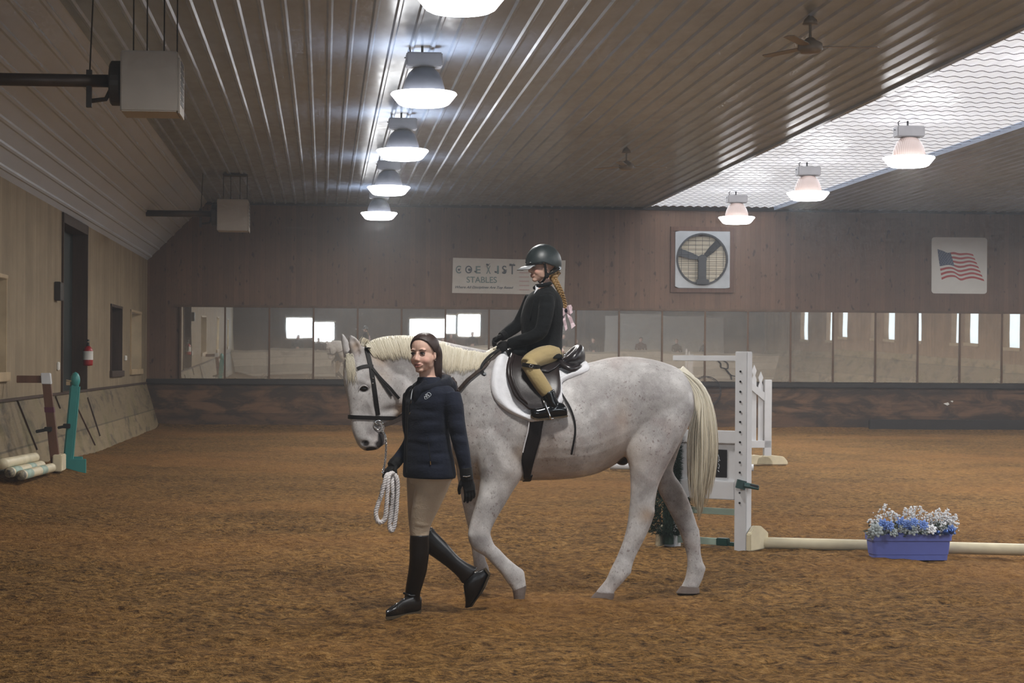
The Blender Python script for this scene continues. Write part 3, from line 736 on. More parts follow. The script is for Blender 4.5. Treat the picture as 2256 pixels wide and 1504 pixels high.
push(co, hit(804, 975), .015, tuple(-L_ * .026), (1.1, 1, .75)); push(co, hit(797, 966), .016, tuple(L_ * .007)); push(co, hit(813, 968), .014, tuple(L_ * .006)); push(co, hit(826, 978), .012, tuple(-L_ * .006), (2.4, 1, .5))
push(co, hp(786, 906, .05), .04, tuple(-L_ * .006))
for (ua, va) in ((780, 752), (786, 764), (789, 776)): push(co, hit(ua, va), .020, (0, .020, 0), (.75, 1, 1.0))
# hocks, knees, fetlocks, tendons
push(co, hit(1437, 1128), .024, (.012, 0, .004)); push(co, hit(1392, 1140), .03, (.005, 0, 0)); push(co, hit(1430, 1090), .03, (-.006, .004, 0), (.7, 1, 1.5))
push(co, at(1540, 1168, HY + .14), .024, (.010, 0, .004)); push(co, at(1388, 1262, HY - .2), .022, (.008, 0, -.002)); push(co, at(1552, 1252, HY + .16), .022, (.006, 0, 0))
push(co, hit(1400, 1210), .016, (0, .008, 0), (.6, 1, 2.4)); push(co, hit(1036, 1178), .03, (-.006, -.006, 0)); push(co, hit(1060, 1100), .05, (0, -.010, 0), (.8, 1, 1.6)); push(co, hit(1100, 1110), .03, (0, .010, 0), (.6, 1, 2.2))
push(co, hit(1150, 1252), .02, (.008, 0, 0)); push(co, hit(1120, 1040), .05, (0, -.012, 0)); push(co, hit(1085, 1020), .035, (0, .012, 0), (.7, 1, 2.)); push(co, hit(1420, 1050), .05, (0, -.010, 0), (.8, 1, 1.6)); push(co, hit(1470, 960), .05, (0, .012, 0), (.6, 1, 2.2))
push(co, hit(1500, 900), .06, (0, .010, 0), (.6, 1, 2.)); push(co, hit(1290, 870), .05, (0, .006, 0), (1, 1, 2.)); push(co, hit(870, 900), .04, (0, .012, 0), (1.4, 1, .6)); push(co, hit(840, 880), .05, (0, -.004, 0))
set_co(hm, co)
# pigment: bare dark skin at muzzle, nostrils, eyes, inner ears, sheath; grey at joints; rusty freckles
m_skin = np.maximum.reduce([blob(co, hit(840, 965), .050, (.50, 1.3, 1.0)), 1.1 * blob(co, hit(805, 976), .024, (1.1, 1.2, .8)), .9 * blob(co, hit(818, 990), .040, (1.2, 1.4, .7)), .85 * blob(co, hit(836, 978), .035, (1., 1.4, .9)),
                            1.1 * blob(co, hit(801, 856), .026, (1.3, 1.2, .8)), 1.2 * blob(co, hit(1372, 1012), .050, (1, 1.5, 1))])
m_grey = np.maximum.reduce([.85*blob(co, hit(822, 948), .05, (1.2, 1.4, .8)), .5*blob(co, hit(800, 962), .05), .6*blob(co, hit(1052, 1192), .05), .75*blob(co, hit(1068, 1045), .06, (1., 1, 1.)), .7*blob(co, at(1480, 1120, HY+.12), .16, (1,1,1.6)), .5*blob(co, hit(1410, 1090), .09, (1,1,1.6)),
                            .5*blob(co, hit(1070, 800), .15), .6*blob(co, hit(880, 800), .10, (2.0,1.5,.8)), .6*blob(co, hit(1515, 900), .10), .4*blob(co, hit(1210, 985), .10), .5*blob(co, hit(1430, 870), .16), .45*blob(co, hit(1060, 880), .16), .45*blob(co, hit(1330, 880), .14), .5*blob(co, hit(815, 895), .03), .5*blob(co, hit(1350, 1270), .04), .5*blob(co, at(1535, 1250, HY+.14), .05),
                            .8*blob(co, hit(784, 760), .030, (.7, 1.2, 1.3)), .8*blob(co, hit(789, 776), .022), .4*blob(co, hit(803, 832), .05)])
m_tan = np.maximum.reduce([.9*blob(co, hit(886, 900), .05), .6*blob(co, hit(1425, 1135), .05), .4*blob(co, hit(1360, 1000), .16), .35*blob(co, hit(1200, 1020), .2), .5*blob(co, hit(835, 788), .07), .5*blob(co, hit(784, 762), .04), .45*blob(co, hit(1150, 1000), .07), .3*blob(co, hit(1372, 930), .09, (.6, 1, 1.6)), .3*blob(co, hit(840, 830), .07)])
set_mask(hm, 'skin', m_skin); set_mask(hm, 'grey', m_grey); set_mask(hm, 'tan', m_tan)
t = NT('flea_bitten_white_coat'); v = t.coord((1, 1, 1)); hair = t.noise(t.coord((26, 26, 9)), 9., 3., .6)
c = t.mix(t.ramp(t.noise(v, 2.6, 4., .65), [(.35, 0.), (.65, 1.)]), rgb(190, 186, 184), rgb(226, 222, 219))
dp = t.n('TexVoronoi'); t.set(dp.inputs['Vector'], v); dp.inputs['Scale'].default_value = 13.; c = t.mix(t.math('MULTIPLY', t.ramp(dp.outputs['Distance'], [(.2, 0.), (.6, 1.)]), .22), c, rgb(140, 134, 134))
c = t.mix(t.math('MULTIPLY', t.ramp(t.noise(v, 6.5, 4., .65, .4), [(.46, 0.), (.60, 1.)]), .42), c, rgb(146, 140, 139))
c = t.mix(t.math('MULTIPLY', t.ramp(t.noise(t.coord(loc=(4, 2, 7)), 4., 3., .6, .3), [(.52, 0.), (.68, 1.)]), .28), c, rgb(172, 146, 140))
fk = t.ramp(t.noise(t.coord((1, 1, .75)), 62., 2., .6), [(.60, 0.), (.68, 1.)])
fk = t.math('MULTIPLY', fk, t.ramp(t.noise(v, 3.4, 3.), [(.36, .12), (.58, .62)])); c = t.mix(fk, c, rgb(118, 98, 96))
c = t.mix(1., c, t.ramp(hair, [(.3, .80), (.7, 1.05)]), 'MULTIPLY')
c = t.mix(t.math('MULTIPLY', t.attr('grey'), t.ramp(t.noise(v, 14., 3.), [(.3, .45), (.65, 1.)])), c, rgb(98, 90, 88))
c = t.mix(t.attr('tan'), c, rgb(170, 140, 108))
c = t.mix(t.ramp(t.attr('skin'), [(.25, 0.), (.6, 1.)]), c, rgb(50, 45, 45))
M['coat'] = t.done(t.bsdf(c, .62, .25, 0., t.bump(hair, .25, .004)))
t = NT('cream_horse_hair'); oi = t.n('TexWhiteNoise', {'noise_dimensions': '1D'}); a = t.t.nodes.new('ShaderNodeAttribute'); a.attribute_name = 'strand'; t.set(oi.inputs['W'], a.outputs['Fac'])
c = t.mix(oi.outputs['Value'], rgb(206, 197, 174), rgb(232, 225, 208)); b2 = t.t.nodes.new('ShaderNodeAttribute'); b2.attribute_name = 'tip'
c = t.mix(t.math('MULTIPLY', b2.outputs['Fac'], .30), c, rgb(182, 152, 106)); M['mane'] = t.done(t.bsdf(c, .5, .35))
M['hoof'] = plain('grey_brown_hoof', rgb(112, 98, 90), .55, .4, var=.2, scale=12, stretch=(1, 1, 6))
M['eye'] = plain('dark_horse_eye', rgb(16, 12, 11), .06, .6, var=.02)
horse = link('horse', hm, M['coat'])
tag(horse, 'white flea-bitten horse walking left with a child in the saddle', 'horse')
hbvh = bvh_of(hm) ; _ho = horse.location.copy()
def onhorse(u, v, off=0., dy=None):
    """point on the horse under a pixel, raised by off along the surface normal"""
    d = ray(u, v); o = CAM - _ho; h = hbvh.ray_cast(o, d)
    if h[0] is None:
        h = hbvh.find_nearest(at(u, v, HY if dy is None else dy) - _ho)
    p, n = h[0], h[1]
    if n.dot(d) > 0: n = -n
    return p + _ho + n * off, n
# hooves
def hoof(secs, Y):
    b = MB(); rs = []
    for (ua, va), (ub, vb), w in secs: rs.append(ring(at(ua, va, Y), at(ub, vb, Y), Vector((0, w, 0)), 20, .9))
    b.rings(rs); return b.build('hoof', M['hoof'], horse, smooth=False, bevel=.004)
hoof([((1315,1302),(1354,1306),.046),((1306,1311),(1353,1313),.052),((1299,1320),(1351,1320),.057)], HY - .18)
hoof([((1500,1290),(1540,1293),.044),((1494,1299),(1541,1300),.050),((1489,1306),(1541,1306),.055)], HY + .18)
hoof([((1129,1299),(1160,1288),.044),((1131,1311),(1158,1303),.049),((1133,1325),(1155,1320),.050)], HY - .16)
hoof([((1026,1299),(1065,1305),.045),((1015,1311),(1063,1314),.051),((1005,1320),(1061,1320),.056)], HY + .16)
# eyes with lids
pe = onhorse(801, 856, 0)[0]
for p in (pe - L_ * .004, pe - L_ * (2 * (pe - hp(801, 856, 0)).dot(L_) - .004)):
    b = MB(); b.ell(p, (.024, .017, .018), Matrix.Rotation(-AL, 4, 'Z') @ Matrix.Rotation(R(12), 4, 'Y')); b.build('eye', M['eye'], horse, smooth=True)
b = MB(); pts = [onhorse(u, v, .006)[0] - L_ * 0 for u, v in ((790,861),(792,854),(798,849),(805,848),(812,853))]; b.tube(vspline(pts, 12), [.002,.003,.004,.005,.005,.005,.005,.005,.004,.004,.003,.002], 8)
b.build('upper_eyelid', M['coat'], horse, smooth=True)

# hair
class Hair:
    def __init__(s): s.b = MB(); s.sid = []; s.tip = []
    def lock(s, pts, r, n=4, r1=.15, flat=.5):
        k = len(s.b.v); m = len(pts); rad = [r * (1 - (1 - r1) * (i / (m - 1)) ** 2) for i in range(m)]
        s.b.tube(pts, rad, n, True, [q * flat for q in rad]); q = random.random() * 99
        for i in range(m):
            for _ in range(n): s.sid.append(q); s.tip.append(i / (m - 1))
    def build(s, name, parent, m=None):
        me = s.b.mesh(name)
        for nm, vals in (('strand', s.sid), ('tip', s.tip)):
            a = me.attributes.new(nm, 'FLOAT', 'POINT'); a.data.foreach_set('value', vals)
        return link(name, me, m or M['mane'], parent)
crest = [(806,757),(822,748),(845,741),(880,738),(925,740),(970,750),(1012,761),(1045,768),(1068,773),(1082,768),(1096,760)]
lower = [(822,786),(838,790),(858,792),(892,792),(930,800),(972,818),(1005,824),(1035,820),(1062,810),(1072,795),(1082,784)]
Hm = Hair(); cs, lw = spline(crest, 101), spline(lower, 101)
for k in range(2300):
    s = random.random(); i = s * 99; a = cs[int(i)] + (cs[int(i)+1] - cs[int(i)]) * (i % 1); e = lw[int(i)] + (lw[int(i)+1] - lw[int(i)]) * (i % 1)
    side = random.random(); ln = random.uniform(.70, 1.06) * (1 + .05 * math.sin(s * 60)); top = a + np.array([random.uniform(-2, 2), random.uniform(-.6, 1.5)]); bot = a + (e - a) * ln + np.array([random.gauss(1.5, 2.2), 0])
    pts = [at(top[0], top[1] + 1.5, HY + random.uniform(-.03, .02))]; lay = random.uniform(.003, .013)
    for q in range(1, 8):
        f = q / 7; u = top[0] + (bot[0] - top[0]) * f + 2 * math.sin(f * 2.5 + s * 25) * f; v = top[1] + 6 + (bot[1] - top[1] - 6) * f
        pts.append(onhorse(u, v, lay * (1 - .55 * f) + .003)[0])
    Hm.lock(pts, random.uniform(.0022, .0040), 4, .12, .8)
g = []   # the solid mass of hair underneath
for i in range(101):
    a, e = cs[i], lw[i]; row = [at(a[0], a[1] + 2, HY - .005)]
    for q in range(1, 7): f = q / 6 * .86; row.append(onhorse(a[0] + (e[0] - a[0]) * f, a[1] + 6 + (e[1] - a[1] - 6) * f, .004 * (1 - .7 * f))[0])
    g.append(row)
k0 = len(Hm.b.v); Hm.b.patch(g); Hm.sid += [5.] * (len(Hm.b.v) - k0); Hm.tip += [.35] * (len(Hm.b.v) - k0)
Hm.build('mane', horse)
Hf = Hair()
for k in range(150):
    s = random.random(); u0, v0 = 764 + s * 14, 782 + random.uniform(-4, 10); u1, v1 = u0 + random.uniform(-3, 12), v0 + random.uniform(30, 66)
    pts = []
    for q in range(7):
        f = q / 6; pts.append(onhorse(u0 + (u1 - u0) * f + 3 * math.sin(f * 4 + k), v0 + (v1 - v0) * f, random.uniform(.002, .007))[0])
    Hf.lock(pts, random.uniform(.0012, .0024), 4)
for k in range(40):
    s = random.random(); pts = [at(790 + s * 20, 762, HY + random.uniform(-.03, .03)), at(792 + s * 22, 748 + 6 * s, HY + random.uniform(-.03, .03)), at(797 + s * 18, 741 + 8 * s, HY + random.uniform(-.04, .04))]; Hf.lock(pts, .003, 4)
Hf.build('forelock', horse)
# tail
le = [(1502,820),(1524,862),(1531,900),(1521,931),(1515,965),(1514,1000),(1515,1040),(1517,1080),(1522,1115),(1530,1148)]
re = [(1496,812),(1538,836),(1562,870),(1575,910),(1581,951),(1582,990),(1578,1035),(1570,1075),(1562,1110),(1548,1146)]
ls, rs_ = spline(le, 60), spline(re, 60); Ht = Hair()
for k in range(700):
    s = random.random(); z = random.uniform(-1, 1); end = random.uniform(.66, 1.03) * (1 - .16 * abs(2 * s - 1)); m = 12; pts = []; ph = random.random() * 6; aw = random.uniform(0, 2.5)
    for q in range(m):
        f = min(end * q / (m - 1), 1.); i = min(f * 59, 58.999); a = ls[int(i)] + (ls[int(i)+1] - ls[int(i)]) * (i % 1); b_ = rs_[int(i)] + (rs_[int(i)+1] - rs_[int(i)]) * (i % 1)
        p = a + (b_ - a) * s; wd = .012 + .07 * math.sin(PI * min(1, f * 1.05 + .04)) ** .8
        pts.append(at(p[0] + aw * math.sin(f * 7 + ph) * f, p[1], HY + z * wd))
    Ht.lock(pts, random.uniform(.003, .007), 4, .12)
Ht.b.tube([at(1498, 815, HY), at(1520, 834, HY), at(1538, 862, HY), at(1546, 900, HY)], [.035, .034, .028, .012], 12)
Ht.sid += [3.] * 48; Ht.tip += [0.] * 48
Ht.build('tail', horse)
# ------------------------------------------------------------------ tack
M['leather'] = plain('dark_brown_leather', rgb(40, 31, 30), .38, .5, var=.15, scale=12, bump=.1, bscale=120)
M['leather_g'] = plain('polished_dark_leather', rgb(38, 33, 35), .30, .6, var=.1, scale=9)
M['bridle'] = plain('black_bridle_leather', rgb(20, 17, 17), .55, .25, var=.1)
M['rein'] = plain('brown_laced_rein', rgb(62, 50, 44), .55, .4, var=.35, scale=40)
M['fleece'] = plain('white_fleece_pad', rgb(232, 231, 234), .85, .15, var=.06, scale=30, bump=.5, bscale=160)
M['girth'] = plain('black_girth_webbing', rgb(30, 25, 26), .6, .3, var=.15, scale=30, bump=.2, bscale=150)
def ribbon(mb, pts, nrm, w, th=.004):
    m = len(pts); rs = []
    if not hasattr(w, '__len__'): w = [w] * m
    for i in range(m):
        t = (pts[min(i+1, m-1)] - pts[max(i-1, 0)]).normalized(); n = (nrm[i] - t * nrm[i].dot(t)).normalized(); s = t.cross(n)
        a, b = s * w[i] / 2, n * th / 2; rs.append([pts[i] - a - b, pts[i] + a - b, pts[i] + a * .9 + b, pts[i] - a * .9 + b])
    mb.rings(rs); return mb
def strap(mb, px, w, off=.006, n=16, th=.004):
    pp = spline([tuple(map(float, p)) for p in px], n); P, N = [], []
    for q in pp:
        p, nn = onhorse(q[0], q[1], off); P.append(p); N.append(nn)
    for _ in range(2):   # even out
        P = [P[0]] + [(P[i-1] + P[i] * 2 + P[i+1]) / 4 for i in range(1, n-1)] + [P[-1]]
        N = [N[0]] + [(N[i-1] + N[i] + N[i+1]).normalized() for i in range(1, n-1)] + [N[-1]]
    return ribbon(mb, P, N, w, th)
def mirror_y(mb):
    vs = [(p[0], 2 * HY - p[1], p[2]) for p in mb.v]; fs = [tuple(reversed(f)) for f in mb.f]; o = MB(); o.add(vs, fs); return o
_hq = hp(825, 850, 0)
def mirror_head(mb):
    o = MB(); o.add([Vector(p) - 2 * (Vector(p) - _hq).dot(L_) * L_ for p in mb.v], [tuple(reversed(f)) for f in mb.f]); return o
def skin_patch(px_l, px_r, nr_, nc, off, th=.008, edge=0., edge_px=12., rnd=0.):
    Ls, Rs = spline(px_l, nr_), spline(px_r, nr_); g = []; nb = []
    rr = random.Random(2)
    for i in range(nr_):
        row, rn = [], []
        for j in range(nc):
            f = j / (nc - 1); q = Ls[i] * (1 - f) + Rs[i] * f; wd = abs(Rs[i][0] - Ls[i][0])
            e = min(f, 1 - f) * wd; e = min(e, (1 - i / (nr_ - 1)) * abs(Ls[-1][1] - Ls[0][1]))
            bmp = edge * math.sin(PI * min(1, max(0, e / (2 * edge_px)))) if edge else 0
            p, n = onhorse(q[0], q[1], off + bmp + rr.uniform(-rnd, rnd)); row.append(p); rn.append(n)
        g.append(row); nb.append(rn)
    for _ in range(3):   # relax
        g2 = [r[:] for r in g]
        for i in range(1, nr_ - 1):
            for j in range(1, nc - 1): g2[i][j] = g[i][j] * .4 + (g[i-1][j] + g[i+1][j] + g[i][j-1] + g[i][j+1]) * .15
        g = g2
    mb = MB(); mb.patch(g, lambda i, j: -nb[i][j] * th); return mb

# bridle
br = thing('bridle', hp(825, 920, 0), 'black leather bridle on the white horse\'s head', 'bridle')
for nm, px, w in (('crownpiece', [(803,756),(807,770),(812,788),(816,806)], .030), ('browband', [(787,813),(793,810),(804,807),(817,806)], .022), ('cheek_strap', [(817,804),(820,830),(825,860),(829,890),(832,914)], .030)):
    b = strap(MB(), px, w, .008); b.build(nm, M['bridle'], br)
    mirror_head(b).build(nm, M['bridle'], br)
b = MB(); rp = ring(at(768,918,HY-.055 + (at(768,918,HY).x - at(820,918,HY).x)*math.tan(AL)), at(873,921,HY-.055 + (at(873,921,HY).x - at(820,918,HY).x)*math.tan(AL)), Vector(LAT) * .080, 40, .85)
cc = sum(rp, Vector()) / len(rp); ribbon(b, rp + [rp[0]], [(p - cc) for p in rp] + [rp[0] - cc], .026, .005); b.build('noseband', M['bridle'], br)
b = strap(MB(), [(820,812),(838,834),(860,856),(880,877)], .018, .012); b.build('throat_strap', M['bridle'], br)
b = strap(MB(), [(826,820),(838,838),(850,856),(862,872)], .014, .010); b.build('throat_strap', M['bridle'], br)
b = MB()
pb = onhorse(832, 936, .012)[0]
b.tube([pb + Vector((.030*math.cos(a), -.002, .030*math.sin(a))) for a in [2*PI*k/20 for k in range(21)]], .0045, 8); b.tube([pb, pb + Vector((0, .14, 0))], .007, 8)
b.tube([onhorse(823, 928, .008)[0], pb], .005, 6); b.build('bit', M['chrome'], br, smooth=True)
b = MB(); b.ell(onhorse(821, 834, .014)[0], .006); b.build('buckle', M['chrome'], br, smooth=True)
b = MB(); b.ell(onhorse(819, 845, .014)[0], .005); b.build('buckle', M['chrome'], br, smooth=True)
# reins
HANDN = at(1110, 766, HY - .12)
def rein(side):
    b = MB(); px = [(846,936),(862,931),(880,923),(905,910),(940,893),(980,876),(1008,862)]
    P, N = [], []
    ye = onhorse(980, 876, .018)[0].y
    for u, v in px:
        f = (u - 846) / (980 - 846)
        if f < 1: p, n = at(u, v, pb.y - .006 + (ye - pb.y) * f), Vector((0, -1, .1))
        else: p, n = onhorse(u, v, .018)
        P.append(p); N.append(n)
    for u, v in ((1035,838),(1062,816)):
        p, n = onhorse(u, v, .02); P.append(p); N.append(n)
    P += [at(1082,792,P[-1].y + .06), HANDN]; N += [Vector((0,-1,.2)), Vector((0,-1,.3))]
    P = vspline(P, 40); N = [v.normalized() for v in vspline(N, 40)]; ribbon(b, P, N, .026, .006); return b
b = rein(1); b.build('rein', M['rein'], br); mirror_y(b).build('rein', M['rein'], br)
b = MB(); p0 = onhorse(1061, 817, .022)[0]; pts = vspline([p0, at(1064,800,p0.y+.01), at(1080,782,p0.y+.05), at(1104,767,HANDN.y)], 20); ribbon(b, pts, [Vector((0,-1,.2))]*20, .016, .005)
pts = vspline([p0, at(1068,826,p0.y-.005), at(1080,826,p0.y), at(1096,800,p0.y+.02)], 16); ribbon(b, pts, [Vector((0,-1,.2))]*16, .020, .005); b.build('rein_loop', M['bridle'], br)
b = MB(); b.cbox(at(1068,823,p0.y-.012), (.018,.006,.014)); b.build('rein_buckle', M['chrome'], br, bevel=.002)

# saddle pad
pad = thing('saddle_pad', at(1180, 930, HY), 'white fleece saddle pad under the dark saddle', 'saddle pad')
PL = [(1106,770),(1091,795),(1083,825),(1082,855),(1089,878),(1104,896),(1130,913),(1171,929)]
PR = [(1286,796),(1296,804),(1294,818),(1243,840),(1239,856),(1241,872),(1236,892),(1200,926)]
b = skin_patch(PL, PR, 44, 46, .012, .014, .024, 11, .0012); b.build('pad_side', M['fleece'], pad, smooth=True); mirror_y(b).build('pad_side', M['fleece'], pad, smooth=True)
# saddle
sd = thing('saddle', at(1180, 905, HY), 'dark brown leather saddle under the child rider', 'saddle')
fl_ = skin_patch([(1124,786),(1116,805),(1114,826),(1121,850),(1137,880),(1166,903)], [(1216,802),(1228,815),(1231,834),(1234,856),(1227,880),(1190,907)], 26, 26, .050, .008, .006, 8)
fl_.build('flap', M['leather'], sd, smooth=True); mirror_y(fl_).build('flap', M['leather'], sd, smooth=True)
kr = MB(); kr.tube([onhorse(u, v, .056)[0] for u, v in ((1128,798),(1122,818),(1124,838),(1132,858),(1146,878),(1162,893))], [.006,.014,.016,.016,.013,.006], 10, flat=[.004,.008,.009,.009,.008,.004]); kr.build('knee_roll', M['leather'], sd, smooth=True); mirror_y(kr).build('knee_roll', M['leather'], sd, smooth=True)
sk = skin_patch([(1150,786),(1147,800),(1150,815),(1170,830)], [(1236,795),(1240,806),(1234,818),(1205,834)], 16, 20, .062, .008, .004, 6)
sk.build('skirt', M['leather_g'], sd, smooth=True); mirror_y(sk).build('skirt', M['leather_g'], sd, smooth=True)
b = MB(); SE = [((1112,776),(1114,800),.05),((1118,768),(1121,808),.085),((1130,771),(1132,812),.10),((1150,783),(1150,815),.105),((1185,789),(1185,818),.125),((1215,788),(1218,818),.155),((1238,783),(1243,814),.155),((1254,769),(1262,814),.168),((1267,757),(1276,810),.15),((1277,756),(1284,802),.12),((1284,765),(1287,790),.07)]
loft(b, SE, HY, 32, e=.8)
me = remesh(b, .008, 2); co = get_co(me); push(co, at(1243, 768, HY), .085, (.016, 0, -.034)); push(co, at(1270, 800, HY - .15), .03, (0, .02, 0), (2.5, 1, .5)); push(co, at(1190, 786, HY), .08, (0, 0, -.012)); set_co(me, co); link('seat', me, M['leather_g'], sd)
b = MB(); b.tube(vspline([onhorse(1226,812,.06)[0], at(1256,813,HY-.215), at(1281,805,HY-.17)], 12), [.010,.018,.021,.022,.023,.023,.022,.020,.018,.015,.011,.005], 12); b.build('panel', M['leather_g'], sd, smooth=True); mirror_y(b).build('panel', M['leather_g'], sd, smooth=True)
b = MB(); b.tube([at(1236,789,HY-.172), at(1242,783,HY-.178), at(1248,778,HY-.178)], .005, 8); b.build('dee_ring', M['chrome'], sd, smooth=True)
# girth
def under(x, y):
    h = hbvh.ray_cast(Vector((x, y, .25)) - _ho, Vector((0, 0, 1))); return (h[0] + _ho - Vector((0, 0, .008))) if h[0] is not None else Vector((x, y, .8))
gl, gr = spline([(1172,905),(1166,935),(1158,965),(1149,1005),(1150,1035),(1154,1052)], 18), spline([(1202,910),(1196,935),(1191,965),(1182,997),(1173,1028),(1167,1052)], 18); g = []
for i in range(18): g.append([onhorse(gl[i][0]*(1-f)+gr[i][0]*f, gl[i][1]*(1-f)+gr[i][1]*f, .010)[0] for f in (0, .25, .5, .75, 1)])
x0, x1 = at(1152,1056,HY).x, at(1167,1056,HY).x
for y in (-.16, -.08, 0, .08, .16): g.append([under(x0 + (x1 - x0) * f, HY + y) for f in (0, .25, .5, .75, 1)])
g += [[Vector((p.x, 2*HY - p.y, p.z)) for p in r] for r in reversed(g[:18])]
ce = Vector((at(1165, 940, HY).x, HY, at(1165, 930, HY).z))
b = MB(); b.patch(g, lambda i, j: (ce - g[i][j]).normalized() * .008); b.build('girth', M['girth'], sd, smooth=True)
b = MB(); P = [onhorse(u, v, .012)[0] for u, v in ((1166,928),(1163,950),(1155,975),(1151,995))]; b.tube(P, .004, 6); b.build('girth_piping', M['fleece'], sd)
b = strap(MB(), [(1232,862),(1245,882),(1258,904),(1266,932),(1266,955),(1262,978),(1258,998)], .013, .020, 20); b.build('stirrup_strap', M['bridle'], sd)
LEGY = onhorse(1195, 850, .10)[0].y
b = MB(); ribbon(b, vspline([onhorse(1172,822,.075)[0], at(1184,850,LEGY+.035), at(1194,878,LEGY+.01)], 12), [Vector((0,-1,.2))]*12, .018, .004); b.build('stirrup_leather', M['bridle'], sd); mirror_y(b).build('stirrup_leather', M['bridle'], sd)
def stirrup_pts():
    return [at(1193,878,LEGY), at(1198,884,LEGY-.035), at(1206,903,LEGY-.048), at(1213,921,LEGY-.048), at(1210,923,LEGY+.045), at(1202,903,LEGY+.048), at(1195,884,LEGY+.035), at(1193,878,LEGY)]
b = MB(); sp_ = vspline(stirrup_pts(), 42); b.tube(sp_, .0055, 8); b.cbox((sp_[18] + sp_[24]) / 2, (.036, .10, .010)); b.build('stirrup_iron', M['chrome'], sd, smooth=True); mirror_y(b).build('stirrup_iron', M['chrome'], sd, smooth=True)
# ------------------------------------------------------------------ people
def skin_mat(name, base, lip, blush):
    t = NT(name); v = t.coord(); c = t.mix(t.noise(v, 30., 3.), base, tuple(x * .9 for x in base[:3]) + (1,))
    c = t.mix(t.math('MULTIPLY', t.attr('blush'), .55), c, blush); c = t.mix(t.attr('lip'), c, lip); c = t.mix(t.attr('mouth'), c, (.02, .006, .006, 1))
    return t.done(t.bsdf(c, .5, .4, 0., None, Subsurface_Weight=.08, Subsurface_Radius=(.01, .004, .002)))
M['skin'] = skin_mat('fair_skin', rgb(206, 168, 150), rgb(170, 100, 96), rgb(206, 140, 126))
def hair_mat(name, a, b):
    t = NT(name); g = t.noise(t.coord((30, 30, 4)), 8., 4., .6, .5); c = t.mix(g, a, b); return t.done(t.bsdf(c, .42, .4, 0., t.bump(g, .5, .004)))
M['hair_d'] = hair_mat('dark_brown_hair', rgb(26, 17, 15), rgb(62, 42, 36)); M['hair_b'] = hair_mat('light_brown_hair', rgb(92, 66, 36), rgb(164, 130, 80))
M['brow'] = plain('dark_brow_hair', rgb(40, 27, 23), .7, .2)
M['eyewhite'] = plain('eye_white', rgb(176, 168, 162), .25, .5); M['iris'] = plain('dark_brown_iris', rgb(34, 20, 14), .12, .6)
M['teeth'] = plain('teeth', rgb(196, 186, 176), .3, .5)
def cloth(name, col, rough=.85, var=.15, bs=90., bstr=.25, sheen=.2):
    t = NT(name); v = t.coord(); c = t.mix(1., col, t.ramp(t.noise(v, 7., 4.), [(.3, 1 - var), (.7, 1 + var)]), 'MULTIPLY')
    wr = t.noise(t.coord((1, 1, 1.8)), 11., 3., .5, .8)
    return t.done(t.bsdf(c, rough, .25, 0., t.bump(t.math('ADD', t.math('MULTIPLY', wr, 1.), t.math('MULTIPLY', t.noise(v, bs, 2.), .25)), bstr, .02), Sheen_Weight=sheen))
M['navy'] = cloth('navy_softshell', rgb(19, 24, 39), sheen=.06); M['navy_d'] = cloth('navy_hood_lining', rgb(15, 19, 31), sheen=.05)
M['blackcloth'] = cloth('black_wool_jacket', rgb(12, 15, 17), .9, sheen=.04); M['beige'] = cloth('beige_breeches', rgb(176, 158, 136), .8, .08, 120, .2)
M['khaki'] = cloth('khaki_jodhpurs', rgb(166, 146, 102), .8, .08, 120, .2); M['shirt'] = cloth('white_shirt_collar', rgb(205, 205, 208), .8, .04)
M['glove'] = cloth('black_glove', rgb(17, 16, 17), .75, .2, 80, .3, .05)
M['boot'] = plain('black_boot_leather', rgb(24, 21, 21), .33, .5, var=.3, scale=9, bump=.15, bscale=30); M['boot_p'] = plain('polished_black_boot', rgb(14, 15, 17), .12, .6, var=.2)
M['toe'] = plain('polished_boot_toe', rgb(30, 28, 28), .16, .6); M['sole'] = plain('dusty_boot_sole', rgb(78, 66, 50), .8, .2)
M['helmet'] = plain('dark_green_black_helmet', rgb(38, 46, 48), .42, .5, var=.15, scale=9); M['helmet_g'] = plain('shiny_black_helmet_trim', rgb(18, 20, 22), .2, .6); M['peak'] = plain('silver_grey_peak', rgb(150, 152, 154), .35, .5)
M['ribbon'] = plain('pale_pink_ribbon', rgb(214, 188, 194), .5, .4, var=.2, scale=60)
M['white_rope'] = plain('white_cotton_rope', rgb(214, 208, 206), .85, .2, var=.1, scale=60)
M['print_w'] = plain('white_print', rgb(196, 200, 204), .6, .3)

